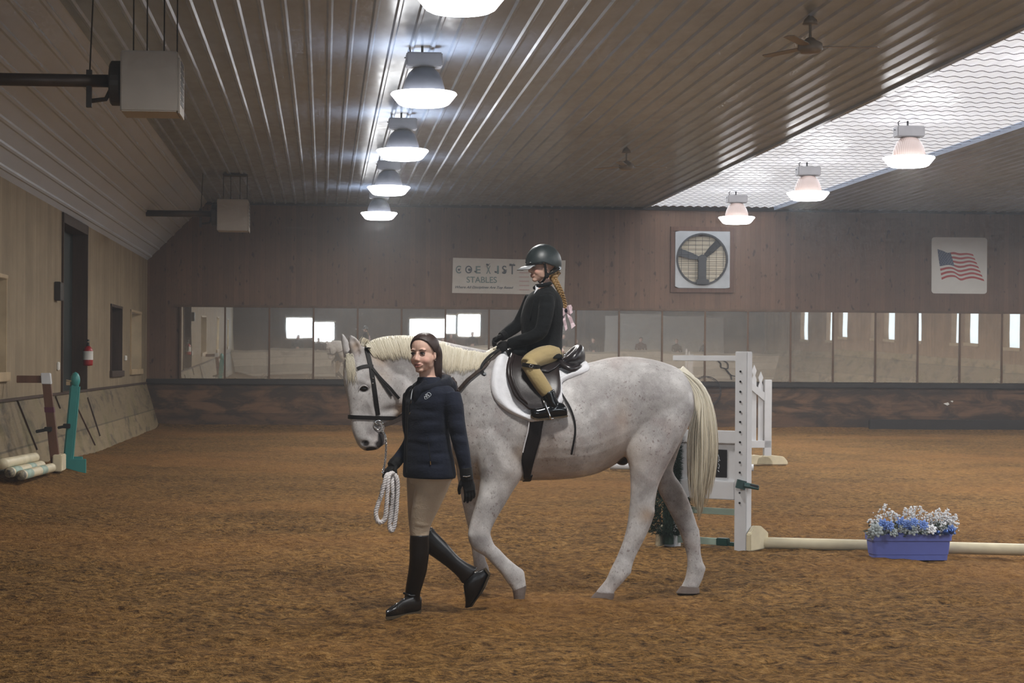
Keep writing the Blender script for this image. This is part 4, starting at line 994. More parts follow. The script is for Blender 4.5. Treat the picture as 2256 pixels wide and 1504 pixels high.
class Frame:
    def __init__(s, c, yaw, pitch=0., roll=0., k=1.):
        F = Vector((-math.cos(yaw), -math.sin(yaw), 0)); L = Vector((math.sin(yaw), -math.cos(yaw), 0)); U = Vector((0, 0, 1))
        q = Quaternion(L, pitch); F = q @ F; U = q @ U; q = Quaternion(F, roll); L = q @ L; U = q @ U
        s.c, s.F, s.L, s.U, s.k = Vector(c), F, L, U, k
        s.M4 = Matrix((F, L, U)).transposed().to_4x4()
    def p(s, f, l, u): return s.c + (s.F * f + s.L * l + s.U * u) * s.k
    def v(s, f, l, u): return (s.F * f + s.L * l + s.U * u) * s.k
def add_head(mb, fr, neck_to=None, neck_r=.052):
    k = fr.k
    def e(f, l, u, rf, rl, ru, M2=None): mb.ell(fr.p(f, l, u), (rf*k, rl*k, ru*k), fr.M4 if M2 is None else fr.M4 @ M2, 24, 16)
    e(-.012, 0, .035, .094, .075, .082); e(.018, 0, -.030, .070, .066, .074); e(.028, 0, -.070, .052, .045, .038); e(.062, 0, -.097, .021, .025, .017)
    for s in (1, -1):
        e(.044, s*.036, -.040, .032, .025, .030); e(.008, s*.046, -.054, .038, .013, .036); e(.071, s*.028, .021, .013, .024, .009)
        e(.091, s*.0105, -.039, .0085, .0075, .0075)
        e(-.006, s*.072, -.012, .016, .007, .028, Matrix.Rotation(s*R(18), 4, 'Z') @ Matrix.Rotation(R(-10), 4, 'Y'))
        e(.001, s*.069, -.034, .009, .007, .010)
    mb.tube([fr.p(.080, 0, .008), fr.p(.088, 0, -.012), fr.p(.097, 0, -.030)], [.008*k, .0095*k, .0115*k], 12); e(.0985, 0, -.034, .0115, .0115, .0095)
    e(.0850, 0, -.0615, .010, .026, .0052); e(.0835, 0, -.0755, .010, .022, .0060); e(.077, 0, -.068, .012, .032, .011)
    if neck_to is not None: mb.tube([fr.p(-.018, 0, -.05), (fr.p(-.03, 0, -.10) + Vector(neck_to)) / 2, Vector(neck_to)], [neck_r*k*.98, neck_r*k, neck_r*k*1.08], 18)
def sculpt_head(me, fr):
    co = get_co(me); k = fr.k; P = lambda f, l, u: fr.p(f, l, u)
    for s in (1, -1):
        push(co, P(.084, s*.032, -.002), .015*k, fr.v(-.0090, 0, 0)); push(co, P(.082, s*.017, -.004), .010*k, fr.v(-.004, 0, 0))
        push(co, P(-.002, s*.080, -.010), .011*k, fr.v(0, -s*.006, 0))
    push(co, P(.096, 0, -.0685), .006*k, fr.v(-.006, 0, 0)); push(co, P(.088, 0, -.086), .008*k, fr.v(-.003, 0, 0))
    for s in (1, -1): push(co, P(.081, s*.026, -.066), .007*k, fr.v(-.005, 0, .003))
    set_co(me, co)
    d = co - np.array(fr.c); f = d @ np.array(fr.F) / k; l = d @ np.array(fr.L) / k; u = d @ np.array(fr.U) / k
    lw = np.clip(1 - (l / .030) ** 2, 0, 1); up_ = np.exp(-((u + .0625 - .003 * (l/.02)**2) / .0042) ** 2); lo = np.exp(-((u + .0750 - .005 * (l/.02)**2) / .0055) ** 2)
    set_mask(me, 'lip', np.maximum(up_, lo) * lw * (f > .06)); set_mask(me, 'mouth', np.exp(-((u + .0683 - .005 * (l/.02)**2) / .0030) ** 2) * np.clip(1 - (l/.027)**2, 0, 1) * (f > .06))
    bl = np.zeros(len(co))
    for s in (1, -1): bl = np.maximum(bl, np.exp(-(((f - .06)/.03)**2 + ((l - s*.042)/.022)**2 + ((u + .038)/.02)**2)))
    bl = np.maximum(bl, .6*np.exp(-(((f - .11)/.02)**2 + (l/.015)**2 + ((u + .033)/.014)**2))); set_mask(me, 'blush', bl)
def face_parts(fr, parent, teeth=False):
    k = fr.k
    for s in (1, -1):
        b = MB(); b.ell(fr.p(.0705, s*.0325, -.001), (.0115*k, .0132*k, .0080*k), fr.M4); o = b.build('eye', M['eyewhite'], parent, smooth=True)
        b = MB(); b.ell(fr.p(.0787, s*.0315, -.0005), (.0042*k, .0070*k, .0070*k), fr.M4); b.build('iris', M['iris'], o, smooth=True)
        pts = [fr.p(.0745, s*.0170, .001), fr.p(.0820, s*.0245, .0056), fr.p(.0830, s*.032, .0074), fr.p(.0800, s*.040, .0056), fr.p(.072, s*.0475, .001)]
        b = MB(); b.tube(vspline(pts, 12), [.0012*k]+[.0026*k]*10+[.0012*k], 6); b.build('upper_lashes', M['brow'], parent, smooth=True)
        pts = [fr.p(.0850, s*.0150, .0195), fr.p(.0845, s*.026, .0230), fr.p(.0785, s*.038, .0235), fr.p(.0655, s*.051, .0175)]
        b = MB(); b.tube(vspline(pts, 12), [.0018*k]*3+[.0024*k]*5+[.0016*k]*3+[.001*k], 6, flat=[.0015*k]*12); b.build('eyebrow', M['brow'], parent, smooth=True)
    if teeth:
        b = MB(); b.tube([fr.p(.0800, -.018, -.0655), fr.p(.0870, 0, -.0685), fr.p(.0800, .018, -.0655)], .0032*k, 8); b.build('teeth', M['teeth'], parent, smooth=True)
def dome(mb, fr, c, r, edge, n=40, rows=14, th=.006):
    """shell over the skull: edge(phi) gives the polar angle the shell ends at; phi 0 = front"""
    g = []
    for i in range(rows + 1):
        row = []
        for j in range(n + 1):
            ph = 2*PI*j/n; t = max(.02, edge(ph) * i / rows); row.append(fr.p(c[0] + r[0]*math.sin(t)*math.cos(ph), c[1] + r[1]*math.sin(t)*math.sin(ph), c[2] + r[2]*math.cos(t)))
        g.append(row)
    cc = fr.p(*c); mb.patch(g, lambda i, j: (cc - g[i][j]).normalized() * th * fr.k)
def hand_mb(mb, o, X, Yt, s, curl, spread=0., thumb=(.75, .55, -.35), left=False):
    """o wrist, X towards the fingertips, Yt towards the thumb; palm side is -(X x Y)"""
    X = Vector(X).normalized(); Yt = Vector(Yt); Yt = (Yt - X * Yt.dot(X)).normalized(); Z = X.cross(Yt) * (-1 if left else 1); o = Vector(o)
    p = lambda x, y, z: o + (X * x + Yt * y + Z * z) * s
    M4 = Matrix((X, Yt, Z)).transposed().to_4x4()
    mb.tube([p(-.12, 0, 0), p(.0, 0, 0), p(.12, .0, 0), p(.34, .0, 0), p(.5, .0, -.005)], [.15*s, .15*s, .185*s, .215*s, .20*s], 14, flat=[.12*s, .11*s, .09*s, .085*s, .07*s], upv=Yt)
    for y0, ln, r in ((.155, .43, .052), (.052, .48, .054), (-.052, .44, .052), (-.150, .35, .046)):
        a = 0.; q = Vector((.46, y0, .0)); pts = [q - Vector((.12, 0, 0)), q.copy()]; c = curl if not hasattr(curl, '__len__') else curl
        for seg, fr_ in zip(c, (.45, .31, .24)):
            a += seg; q = q + Vector((math.cos(a), spread * y0 * 2, -math.sin(a))) * (ln * fr_); pts.append(q.copy())
        mb.tube([p(*w) for w in pts], [r*s*1.05, r*s*1.05, r*s, r*s*.95, r*s*.8], 10)
        mb.ell(p(*pts[-1]), r*s*.8, None, 10, 6)
    d = Vector(thumb).normalized(); b0 = Vector((.08, .13, -.03)); b1 = b0 + Vector((.17, .12, -.06)); b2 = b1 + d * .17; b3 = b2 + (d + Vector((.25, -.35, -.1))).normalized() * .14
    mb.tube([p(*b0), p(*b1), p(*b2), p(*b3)], [.085*s, .075*s, .06*s, .048*s], 10); mb.ell(p(*b3), .048*s, None, 10, 6)
def limb(mb, pts, n=16, m=16, k=1.):
    """pts: (u, v, Y, radius)"""
    q = spline([tuple(map(float, p)) for p in pts], m); mb.tube([at(a[0], a[1], a[2]) for a in q], [a[3] * k for a in q], n)
def braid_mb(mb, pts, r, pitch=.05):
    L = 0.; out = [[], [], []]; prev = None
    for i, p in enumerate(pts):
        if i: L += (p - pts[i-1]).length
        t = (pts[min(i+1, len(pts)-1)] - pts[max(i-1, 0)]).normalized(); a = Vector((0, -1, 0)); a = (a - t * a.dot(t)).normalized(); b = t.cross(a)
        for k in range(3):
            ph = 2*PI*(L/pitch + k/3); out[k].append(p + b * (r * .75 * math.sin(ph)) + a * (r * .35 * math.sin(2*ph)))
    for k in range(3): mb.tube(out[k], [r * .62 * (1 - .45 * i / len(pts)) for i in range(len(pts))], 8)

# ================================================================== the girl leading the horse
GY = 10.78; GA = R(38)
gF = Vector((-math.cos(GA), -math.sin(GA), 0)); gL = Vector((math.sin(GA), -math.cos(GA), 0))
ghead = Frame(at(934, 778, GY - .02), R(58), R(2), R(1.5), 1.0)
def tsec(u, v, aL, bF, n=28, e=.92, Y=GY):
    c = at(u, v, Y); return [c + gL * (aL * math.copysign(abs(math.cos(t)) ** e, math.cos(t))) + gF * (bF * math.copysign(abs(math.sin(t)) ** e, math.sin(t))) for t in [2*PI*k/n for k in range(n)]]
GT = [(946,1052,.176,.132),(946,1040,.178,.134),(945,1020,.171,.129),(942,985,.160,.117),(941,950,.151,.107),(943,915,.157,.111),(945,885,.166,.112),(948,864,.163,.098),(949,850,.125,.083),(947,838,.078,.070),(944,830,.064,.064)]
armL = [(994,868,GY-.10,.056),(1000,895,GY-.12,.058),(1005,930,GY-.13,.054),(1012,965,GY-.14,.050),(1020,1000,GY-.15,.044),(1027,1040,GY-.15,.036)]
armR = [(908,868,GY+.13,.056),(905,900,GY+.16,.055),(904,935,GY+.19,.050),(907,965,GY+.19,.046),(895,990,GY+.15,.042),(872,1017,GY+.09,.034)]
legL = [((918,1028),(1002,1030),.100,GY-.04),((919,1050),(997,1051),.096,GY-.04),((914,1073),(988,1075),.086,GY-.03),((909,1106),(973,1108),.076,GY-.02),((905,1137),(958,1138),.066,GY-.01),((903,1162),(948,1161),.060,GY),((903,1180),(945,1179),.058,GY)]
legR = [((897,1028),(960,1030),.095,GY+.10),((896,1060),(952,1060),.086,GY+.11),((897,1092),(946,1092),.076,GY+.12),((899,1136),(944,1138),.064,GY+.13),((902,1165),(946,1166),.058,GY+.14),((905,1184),(950,1176),.056,GY+.14)]
shinL = [((903,1178),(945,1177),.058,GY),((902,1204),(946,1206),.057,GY+.01),((902,1231),(944,1231),.056,GY+.02),((899,1259),(940,1259),.050,GY+.04),((895,1285),(932,1287),.043,GY+.06),((892,1306),(926,1308),.039,GY+.08),((890,1318),(926,1322),.040,GY+.09)]
footL = [((929,1316),(928,1343),.026,GY+.11),((920,1309),(920,1348),.034,GY+.095),((905,1311),(905,1350),.037,GY+.06),((890,1317),(890,1353),.038,GY+.02),((876,1327),(876,1356),.041,GY-.03),((862,1336),(862,1358),.039,GY-.07),((850,1345),(850,1359),.026,GY-.10)]
shinR = [((905,1186),(952,1160),.056,GY+.14),((920,1203),(959,1170),.057,GY+.15),((940,1217),(970,1181),.056,GY+.16),((963,1233),(988,1200),.053,GY+.17),((986,1250),(1010,1225),.046,GY+.18),((1008,1270),(1032,1241),.041,GY+.19),((1018,1285),(1052,1250),.041,GY+.20)]
footR = [((1030,1268),(1068,1252),.026,GY+.20),((1021,1288),(1077,1264),.034,GY+.20),((1023,1306),(1065,1292),.037,GY+.21),((1025,1321),(1055,1309),.041,GY+.23),((1025,1332),(1045,1322),.039,GY+.25),((1024,1339),(1036,1336),.024,GY+.26)]
def shrink(secs, k): # thinner by a few pixels, so that the clothes cover the body
    out = []
    for s in secs:
        (a, b), (c, d) = s[0], s[1]; m0, m1 = (a + c)/2, (b + d)/2
        out.append(((m0 + (a-m0)*k, m1 + (b-m1)*k), (m0 + (c-m0)*k, m1 + (d-m1)*k), s[2]*k) + tuple(s[3:]))
    return out
body = MB(); add_head(body, ghead, at(944, 846, GY + .02), .050)
body.rings([tsec(u, v, a*.82, b_*.82) for u, v, a, b_ in GT])
for a in (armL, armR): limb(body, a, k=.72)
for L in (legL, legR): loft(body, shrink(L, .86), GY)
for L in (shinL, shinR): loft(body, shrink(L, .78), GY)
for L in (footL, footR): loft(body, shrink(L, .72), GY)
gm = remesh(body, .0038, 8, .5); sculpt_head(gm, ghead)
girl = link('person', gm, M['skin']); tag(girl, 'walking person in navy hooded jacket and beige breeches leading the white horse', 'person')
face_parts(ghead, girl, True)
b = MB(); b.ell(ghead.p(.004, .078, -.043), .0035); b.build('earring', M['chrome'], girl, smooth=True)
# hair drawn back
b = MB()
def hair_edge(ph):
    d = min(ph, 2*PI - ph); xs = [0, .35, .75, 1.05, 1.35, 1.7, 2.2, PI]; ys = [.98, 1.00, 1.20, 1.55, 1.92, 2.20, 2.42, 2.5]
    for i in range(7):
        if d <= xs[i+1]: f = (d - xs[i]) / (xs[i+1] - xs[i]); return ys[i] + (ys[i+1] - ys[i]) * f
    return ys[-1]
dome(b, ghead, (-.014, 0, .036), (.103, .083, .090), hair_edge, 56, 22, .012)
hb_ = [ghead.p(-.050, .025, .02), ghead.p(-.066, .036, -.02), ghead.p(-.066, .046, -.07), ghead.p(-.068, .046, -.12), ghead.p(-.085, .04, -.17)]
b.tube(vspline(hb_, 16), [.055,.056,.055,.052,.048,.044,.040,.037,.035,.034,.033,.032,.030,.028,.026,.022], 16)
hm2 = remesh(b, .004, 2); link('hair', hm2, M['hair_d'], girl)
b = MB(); bp = vspline([ghead.p(-.100, .02, -.13), at(992, 838, GY + .05), at(1000, 856, GY + .03), at(1006, 880, GY + .02), at(1010, 915, GY + .03)], 40); braid_mb(b, bp, .022, .07); b.build('hair_braid', M['hair_d'], girl, smooth=True)
# jacket
b = MB(); b.rings([tsec(u, v, a, b_) for u, v, a, b_ in GT])
limb(b, armL); limb(b, armR)
b.ell(at(978, 874, GY - .06), (.075, .085, .075)); b.ell(at(916, 872, GY + .10), (.07, .07, .07))
jm = remesh(b, .0062, 4, .5); co = get_co(jm)
rj = random.Random(8)
for k in range(46):   # folds
    u, v = rj.uniform(896, 1030), rj.uniform(880, 1040); h = at(u, v, GY - .16); w = Vector((rj.uniform(.4, 1.2), .5, rj.uniform(.25, .6)))
    push(co, h, rj.uniform(.03, .055), (0, rj.uniform(-.006, .009), 0), (1.5, 3., .45))
push(co, at(985, 925, GY - .13), .05, (0, .014, 0), (.5, 2, 1.6))
set_co(jm, co); jk = link('jacket', jm, M['navy'], girl)
jb = bvh_of(jm); jo = world_loc(jk)
def on_mesh(bv, o, u, v, off):
    d = ray(u, v); h = bv.ray_cast(CAM - o, d)
    if h[0] is None: h = bv.find_nearest(at(u, v, GY) - o)
    n = h[1] if h[1].dot(d) < 0 else -h[1]
    return h[0] + o + n * off, n
onj = lambda u, v, off=.002: on_mesh(jb, jo, u, v, off)
b = MB(); hc = at(948, 843, GY + .0)   # hood: rolled collar and the bag of cloth behind
hr = []
for k in range(25):
    a = 2*PI*k/24; back = .5 - .5*math.cos(a)   # 0 at the front
    hr.append(hc + gF*(.082*math.cos(a) - .018*back) + gL*(.094*math.sin(a)) + Vector((0, 0, -.030 + .040*back - .01*(1 - back))))
b.tube(hr, [.026 + .016*(.5 - .5*math.cos(2*PI*k/24)) for k in range(25)], 14)
b.ell(hc - gF*.100 + Vector((0, 0, -.030)), (.062, .112, .070), Matrix((gF, gL, Vector((0,0,1)))).transposed().to_4x4())
b.tube([hc + gF*.05 + gL*.03 + Vector((0,0,.01)), hc + gF*.095 + gL*.012 + Vector((0,0,-.05)), hc + gF*.112 + Vector((0,0,-.11))], [.022,.026,.010], 12); b.tube([hc + gF*.05 - gL*.03 + Vector((0,0,.01)), hc + gF*.095 - gL*.012 + Vector((0,0,-.05)), hc + gF*.112 + Vector((0,0,-.11))], [.022,.026,.010], 12)
link('hood', remesh(b, .006, 4), M['navy_d'], jk)
for pts in ([(912,858),(910,868),(908,880)], [(921,862),(922,856),(919,868)]):
    b = MB(); b.tube([onj(u, v, .010)[0] for u, v in pts], .0022, 6); b.build('drawcord', M['print_w'], jk)
for u, v in ((909,884),(906,908),(909,878)):
    b = MB(); b.tube([onj(u, v, .008)[0], onj(u - 1.2, v + 4.5, .008)[0]], .0026, 6); b.build('cord_tip', M['chrome'], jk)
b = MB(); b.tube([onj(u, v, .001)[0] for u, v in [(908,862),(902,890),(899,930),(897,980),(897,1040)]], .0035, 6); b.build('front_zip', M['black_pl'], jk)
b = MB(); b.tube([onj(u, v, .0005)[0] for u, v in [(943,962),(945,985),(948,1010),(949,1020)]], .0028, 6); zp = b.build('pocket_zip', M['black_pl'], jk)
b = MB(); b.tube([onj(948.5, 1015, .005)[0], onj(949, 1023, .005)[0]], .004, 8); b.build('zip_pull', M['chrome'], zp)
# white crest on the chest: a slanted shield outline with a star-like figure inside
def strokes(mb, lines, r):
    for ln in lines: mb.tube([onj(920 + x / 30.08, 850 + y / 30.08, .0015)[0] for x, y in ln], r, 5)
b = MB(); strokes(b, [[(460,690),(470,780),(500,870),(560,870),(640,840)], [(460,690),(520,720),(590,730)], [(590,730),(560,640),(520,560),(600,540),(700,450),(780,440),(850,500),(890,540),(900,600),(850,670),(760,750),(690,800)],
                      [(620,760),(590,720),(640,700),(700,660),(740,650),(780,690)], [(600,560),(640,600),(720,590),(760,600),(770,680)], [(600,640),(640,600),(650,540)], [(590,730),(640,780),(670,810)]], .0016)
b.build('chest_crest', M['print_w'], jk)
# breeches, boots
b = MB(); b.rings([tsec(u, v, a, b_) for u, v, a, b_ in ((948,1010,.145,.105),(948,1035,.155,.118),(949,1052,.150,.118),(946,1066,.115,.10))]); loft(b, legL, GY); loft(b, legR, GY)
bm_ = remesh(b, .006, 4); co = get_co(bm_)
for k in range(9): push(co, at(rj.uniform(905, 945), 1150 + k*4, GY - .07), .02, (0, rj.uniform(-.004, .006), 0), (2.5, 2, .35))
set_co(bm_, co); link('breeches', bm_, M['beige'], girl)
def girl_boot(shin, foot, tab):
    b = MB(); loft(b, shin, GY, 20); loft(b, foot, GY, 20); m_ = remesh(b, .005, 3); o = link('boot', m_, M['boot'], girl)
    return o
oL = girl_boot(shinL, footL, None); oR = girl_boot(shinR, footR, None)
def sole(foot, parent, r=.010, heel=True):
    b = MB(); rs = []
    for (a, c, w, y) in foot:
        p = at(c[0], c[1], y); ax = (at(a[0], a[1], y) - p).normalized(); rs.append([p + Vector((0, w*1.02, 0)) + ax*.006, p + Vector((0, -w*1.02, 0)) + ax*.006, p + Vector((0, -w, 0)) - ax*.010, p + Vector((0, w, 0)) - ax*.010])
    b.rings(rs); b.build('sole', M['sole'], parent)
sole(footL, oL); sole(footR, oR)
b = MB(); q = footL[-2:]; loft(b, [((x[0][0], x[0][1]-.6), (x[1][0], x[1][1]-3), x[2]*1.03, x[3]) for x in footL[-3:]], GY, 20); b.build('toe_cap', M['toe'], oL, smooth=True)
b = MB(); b.cbox(at(952, 1172, GY + .16), (.030, .006, .040)); b.build('pull_tab', M['beige'], oR)
b = MB(); b.tube([at(u, v, y) for u, v, y in ((889,1306,GY+.05),(905,1312,GY+.028),(924,1310,GY+.075))], .007, 8); b.build('spur_strap', M['boot'], oL, smooth=True)
# gloves
b = MB(); hand_mb(b, at(1029, 1048, GY - .15), at(1040, 1110, GY - .15) - at(1029, 1048, GY - .15), Vector((-.8, -.25, 0)), .182, (.22, .40, .40), .08, (.85, .25, -.45), True); b.tube([at(1026, 1030, GY - .15), at(1028, 1048, GY - .15), at(1030, 1058, GY-.15)], [.038, .039, .036], 16)
link('glove', remesh(b, .0032, 3), M['glove'], girl)
b = MB(); b.tube([at(1020, 1049, GY - .188), at(1028, 1050, GY - .192), at(1036, 1048, GY - .185)], .0028, 6); b.build('glove_strap', M['chrome'], girl)
HR = at(869, 1021, GY + .085); HX = at(846, 1046, GY + .05) - HR
b = MB(); hand_mb(b, HR, HX, Vector((.55, -.75, .1)), .165, (.55, .85, .7), 0., (.55, .25, -.8)); b.tube([at(878, 1011, GY + .105), at(870, 1020, GY + .088), at(863, 1028, GY + .075)], [.036, .038, .034], 16)
link('glove', remesh(b, .0032, 3), M['glove'], girl)

# ------------------------------------------------------------------ lead rope with chain
lr = thing('lead_rope', at(850, 1168, GY + .05), 'coiled white cotton lead rope with a chain held in a gloved hand', 'lead rope')
b = MB(); YR = GY + .01
def rp(pts, n=70): return vspline([at(u, v, y) for u, v, y in pts], n)
helix_rope(b, rp([(860,1045,YR+.03),(853,1046,YR-.03),(848,1060,YR-.045),(842,1085,YR-.045),(833,1110,YR-.04),(828,1130,YR-.04),(832,1147,YR-.04),(840,1150,YR-.04),(848,1142,YR-.04),(851,1120,YR-.045),(853,1090,YR-.05),(855,1060,YR-.05),(858,1045,YR-.03),(866,1042,YR+.02)], 90), .014, 22)
helix_rope(b, rp([(864,1042,YR+.03),(873,1050,YR+.02),(876,1070,YR+.02),(875,1100,YR+.02),(872,1135,YR+.02),(868,1160,YR+.02),(862,1169,YR+.02),(858,1158,YR+.02),(860,1130,YR+.015),(864,1095,YR),(864,1065,YR),(862,1048,YR+.02)], 80), .014, 22)
helix_rope(b, rp([(862,1044,YR+.03),(868,1056,YR+.035),(870,1085,YR+.04),(867,1120,YR+.04),(864,1150,YR+.04)], 40), .013, 22)
b.build('rope', M['white_rope'], lr, smooth=True, fixn=False)
def chain(pts, n, r=.0075):
    b = MB(); P = vspline(pts, n)
    for i in range(n - 1):
        c = (P[i] + P[i+1]) / 2; t = (P[i+1] - P[i]); ln = t.length; t.normalize(); a = t.orthogonal().normalized(); a2 = t.cross(a); w = a if i % 2 else a2
        b.tube([c + t*(ln*.72*math.cos(q)) + w*(r*math.sin(q)) for q in [2*PI*k/10 for k in range(11)]], .0026, 5)
    return b
pb2 = at(840, 944, HY - .15)
chain([pb + Vector((.01, -.01, -.02)), at(846, 955, HY - .17), at(850, 968, HY - .25), at(850, 1000, HY - .45), at(847, 1025, GY + .10), at(843, 1042, GY + .03)], 44).build('chain', M['chrome'], lr, smooth=True)
chain([at(842, 1068, YR - .03), at(839, 1085, YR - .05), at(836, 1100, YR - .05)], 12).build('chain', M['chrome'], lr, smooth=True)
chain([at(862, 1084, YR - .03), at(858, 1105, YR - .04), at(860, 1112, YR - .03)], 10).build('chain', M['chrome'], lr, smooth=True)

# ================================================================== the child riding
CA = R(10); chead = Frame(at(1195, 585, HY - .0), CA, R(4), 0, .90)
CT = [((1176,640),(1214,628),.055),((1166,648),(1224,640),.125),((1158,660),(1234,652),.158),((1151,680),(1240,672),.155),((1147,702),(1241,702),.146),((1148,726),(1239,730),.138),((1151,748),(1238,752),.148),((1157,768),(1238,772),.180),((1166,781),(1239,784),.205),((1180,788),(1240,791),.215)]
cN = [(1205,656,HY-.13,.050),(1204,680,HY-.165,.052),(1199,708,HY-.185,.048),(1190,732,HY-.19,.045),(1166,745,HY-.175,.042),(1142,751,HY-.15,.038),(1122,757,HY-.125,.032)]
cF = [(1172,656,HY+.13,.050),(1162,680,HY+.165,.050),(1150,702,HY+.18,.046),(1140,716,HY+.18,.043),(1124,728,HY+.15,.040),(1106,741,HY+.11,.032)]
def mir(pts): return [(u, v, 2*HY - y, r) for u, v, y, r in pts]
thigh = [(1220,780,HY-.09,.062),(1206,782,HY-.15,.064),(1186,787,LEGY+.12,.061),(1169,795,LEGY+.05,.053),(1161,803,LEGY+.02,.046)]
calf = [(1162,800,LEGY+.02,.047),(1170,812,LEGY+.01,.046),(1183,832,LEGY,.048),(1195,850,LEGY,.047),(1206,866,LEGY,.042)]
ankle = [(1207,862,LEGY,.043),(1213,878,LEGY,.040),(1219,892,LEGY,.038),(1221,902,LEGY,.034)]
cfoot = [((1248,898),(1250,915),.022),((1240,888),(1242,917),.032),((1222,886),(1223,919),.036),((1205,892),(1205,921),.037),((1188,897),(1187,923),.037),((1176,899),(1176,921),.032),((1168,903),(1169,916),.018)]
body = MB(); add_head(body, chead, at(1200, 640, HY), .048)
loft(body, shrink(CT, .84), HY)
for a in (cN, cF): limb(body, a, k=.74)
for a in (thigh, mir(thigh)): limb(body, a, k=.86)
for a in (calf, mir(calf), ankle, mir(ankle)): limb(body, a, k=.80)
for yy in (LEGY, 2*HY - LEGY): loft(body, shrink(cfoot, .72), yy)
body.ell(at(1210, 778, HY), (.10, .14, .07))
cm = remesh(body, .0038, 7); sculpt_head(cm, chead)
kid = link('person', cm, M['skin']); tag(kid, 'child riding the white horse in black helmet, black jacket and khaki jodhpurs', 'person')
face_parts(chead, kid)
b = MB(); loft(b, CT, HY, 28); limb(b, cN); limb(b, cF)
b.ell(at(1206, 660, HY - .11), (.06, .06, .055)); b.tube([at(1160, 772, HY-.12), at(1135, 775, HY-.12), at(1122, 772, HY-.08)], [.04, .03, .012], 12)
jm = remesh(b, .0058, 4); co = get_co(jm); rj = random.Random(3)
for k in range(30): push(co, at(rj.uniform(1150, 1235), rj.uniform(660, 770), HY - .18), rj.uniform(.025, .045), (0, rj.uniform(-.005, .008), 0), (1.3, 3., .5))
set_co(jm, co); cj = link('jacket', jm, M['blackcloth'], kid); jb = bvh_of(jm); jo = world_loc(cj); onc = lambda u, v, off=.002: on_mesh(jb, jo, u, v, off)
b = MB(); b.tube(vspline([at(1181,630,HY-.05), at(1190,629,HY-.07), at(1206,626,HY-.06), at(1213,624,HY), at(1206,626,HY+.06), at(1186,630,HY+.06), at(1178,634,HY)], 24), .013, 10); b.build('jacket_collar', M['blackcloth'], cj, smooth=True)
b = MB(); b.prism([at(1179,627,HY-.058), at(1187,634,HY-.075), at(1176,648,HY-.095), at(1180,638,HY-.08)], (0, .006, 0)); b.tube([at(1181,630,HY-.06), at(1186,630,HY-.066), at(1196,625,HY-.055)], .008, 8); b.build('shirt_collar', M['shirt'], kid)
b = MB(); b.tube([onc(u, v, .004)[0] for u, v in ((1186,640),(1177,665),(1171,690),(1169,705))], .005, 8); b.build('lapel', M['blackcloth'], cj, smooth=True)
b = MB(); b.tube([onc(u, v, .004)[0] for u, v in ((1124,750),(1120,756),(1123,763))], .003, 6); b.build('cuff_button', M['helmet_g'], cj)
# jodhpurs, boots, garter
b = MB(); b.ell(at(1212, 782, HY), (.09, .16, .06)); limb(b, thigh); limb(b, mir(thigh)); limb(b, calf); limb(b, mir(calf))
link('jodhpurs', remesh(b, .0055, 4), M['khaki'], kid)
for yy, tri in ((LEGY, (ankle, 1)), (2*HY - LEGY, (mir(ankle), 1))):
    b = MB(); limb(b, tri[0]); loft(b, cfoot, yy, 20); o = link('boot', remesh(b, .0045, 3), M['boot_p'], kid)
    b = MB(); rs = []
    for (a, c, w) in cfoot: p = at(c[0], c[1], yy); rs.append([p + Vector((0, w, .004)), p + Vector((0, -w, .004)), p + Vector((0, -w, -.007)), p + Vector((0, w, -.007))])
    b.rings(rs); b.build('sole', M['sole'], o)
gk = []
for k in range(21):
    a = 2*PI*k/20; gk.append(at(1170, 806, LEGY + .012) + Vector((.058*math.cos(a)*.94, .054*math.sin(a), .02*math.cos(a)*-.4)))
b = MB(); ribbon(b, gk, [g_ - at(1170, 806, LEGY + .012) for g_ in gk], .026, .006); go = b.build('garter_strap', M['bridle'], kid)
b = MB(); q0 = at(1170, 806, LEGY - .05); b.tube([q0 + Vector((.012*math.cos(a), 0, .009*math.sin(a))) for a in [2*PI*k/12 for k in range(13)]], .0022, 5); b.build('garter_buckle', M['chrome'], go)
# gloves holding the reins
b = MB(); w0 = at(1121, 757, HY - .125); hand_mb(b, w0, at(1104, 768, HY - .12) - w0, Vector((-.1, .1, .95)), .135, (.9, 1.2, .9), 0., (.7, .1, -.5), True); b.tube([at(1130,755,HY-.135), w0], [.034, .031], 14); link('glove', remesh(b, .003, 3), M['glove'], kid)
b = MB(); w0 = at(1104, 742, HY + .105); hand_mb(b, w0, at(1078, 757, HY + .07) - w0, Vector((.2, -.5, .85)), .135, (.7, .8, .6), 0., (.8, .2, -.4)); b.tube([at(1113,737,HY+.12), w0], [.034, .031], 14); link('glove', remesh(b, .003, 3), M['glove'], kid)
# helmet
hf = Frame(at(1197, 583, HY), CA, R(4), 0, 1.)
b = MB()
def h_edge(ph):
    d = min(ph, 2*PI - ph); xs = [0, .6, 1.3, 1.9, 2.4, PI]; ys = [1.66, 1.62, 1.58, 1.78, 2.02, 2.10]
    for i in range(5):
        if d <= xs[i+1]: f = (d - xs[i]) / (xs[i+1] - xs[i]); f = f*f*(3-2*f); return ys[i] + (ys[i+1] - ys[i]) * f
    return ys[-1]
dome(b, hf, (-.002, 0, .012), (.119, .098, .122), h_edge, 56, 22, .012); helm = b.build('helmet', M['helmet'], kid, smooth=True)
b = MB(); g = []
for j in range(15):
    ph = -.85 + 1.7 * j / 14; e = math.cos(ph * 1.05); r0 = (.112*math.cos(ph), .095*math.sin(ph))
    g.append([hf.p(r0[0], r0[1], .000), hf.p(r0[0] + .03*e, r0[1]*1.02, -.006), hf.p(r0[0] + .066*e, r0[1]*1.0, -.022)])
b.patch(g, lambda i, j: Vector((0, 0, -.006))); b.build('helmet_peak', M['peak'], helm, smooth=True)
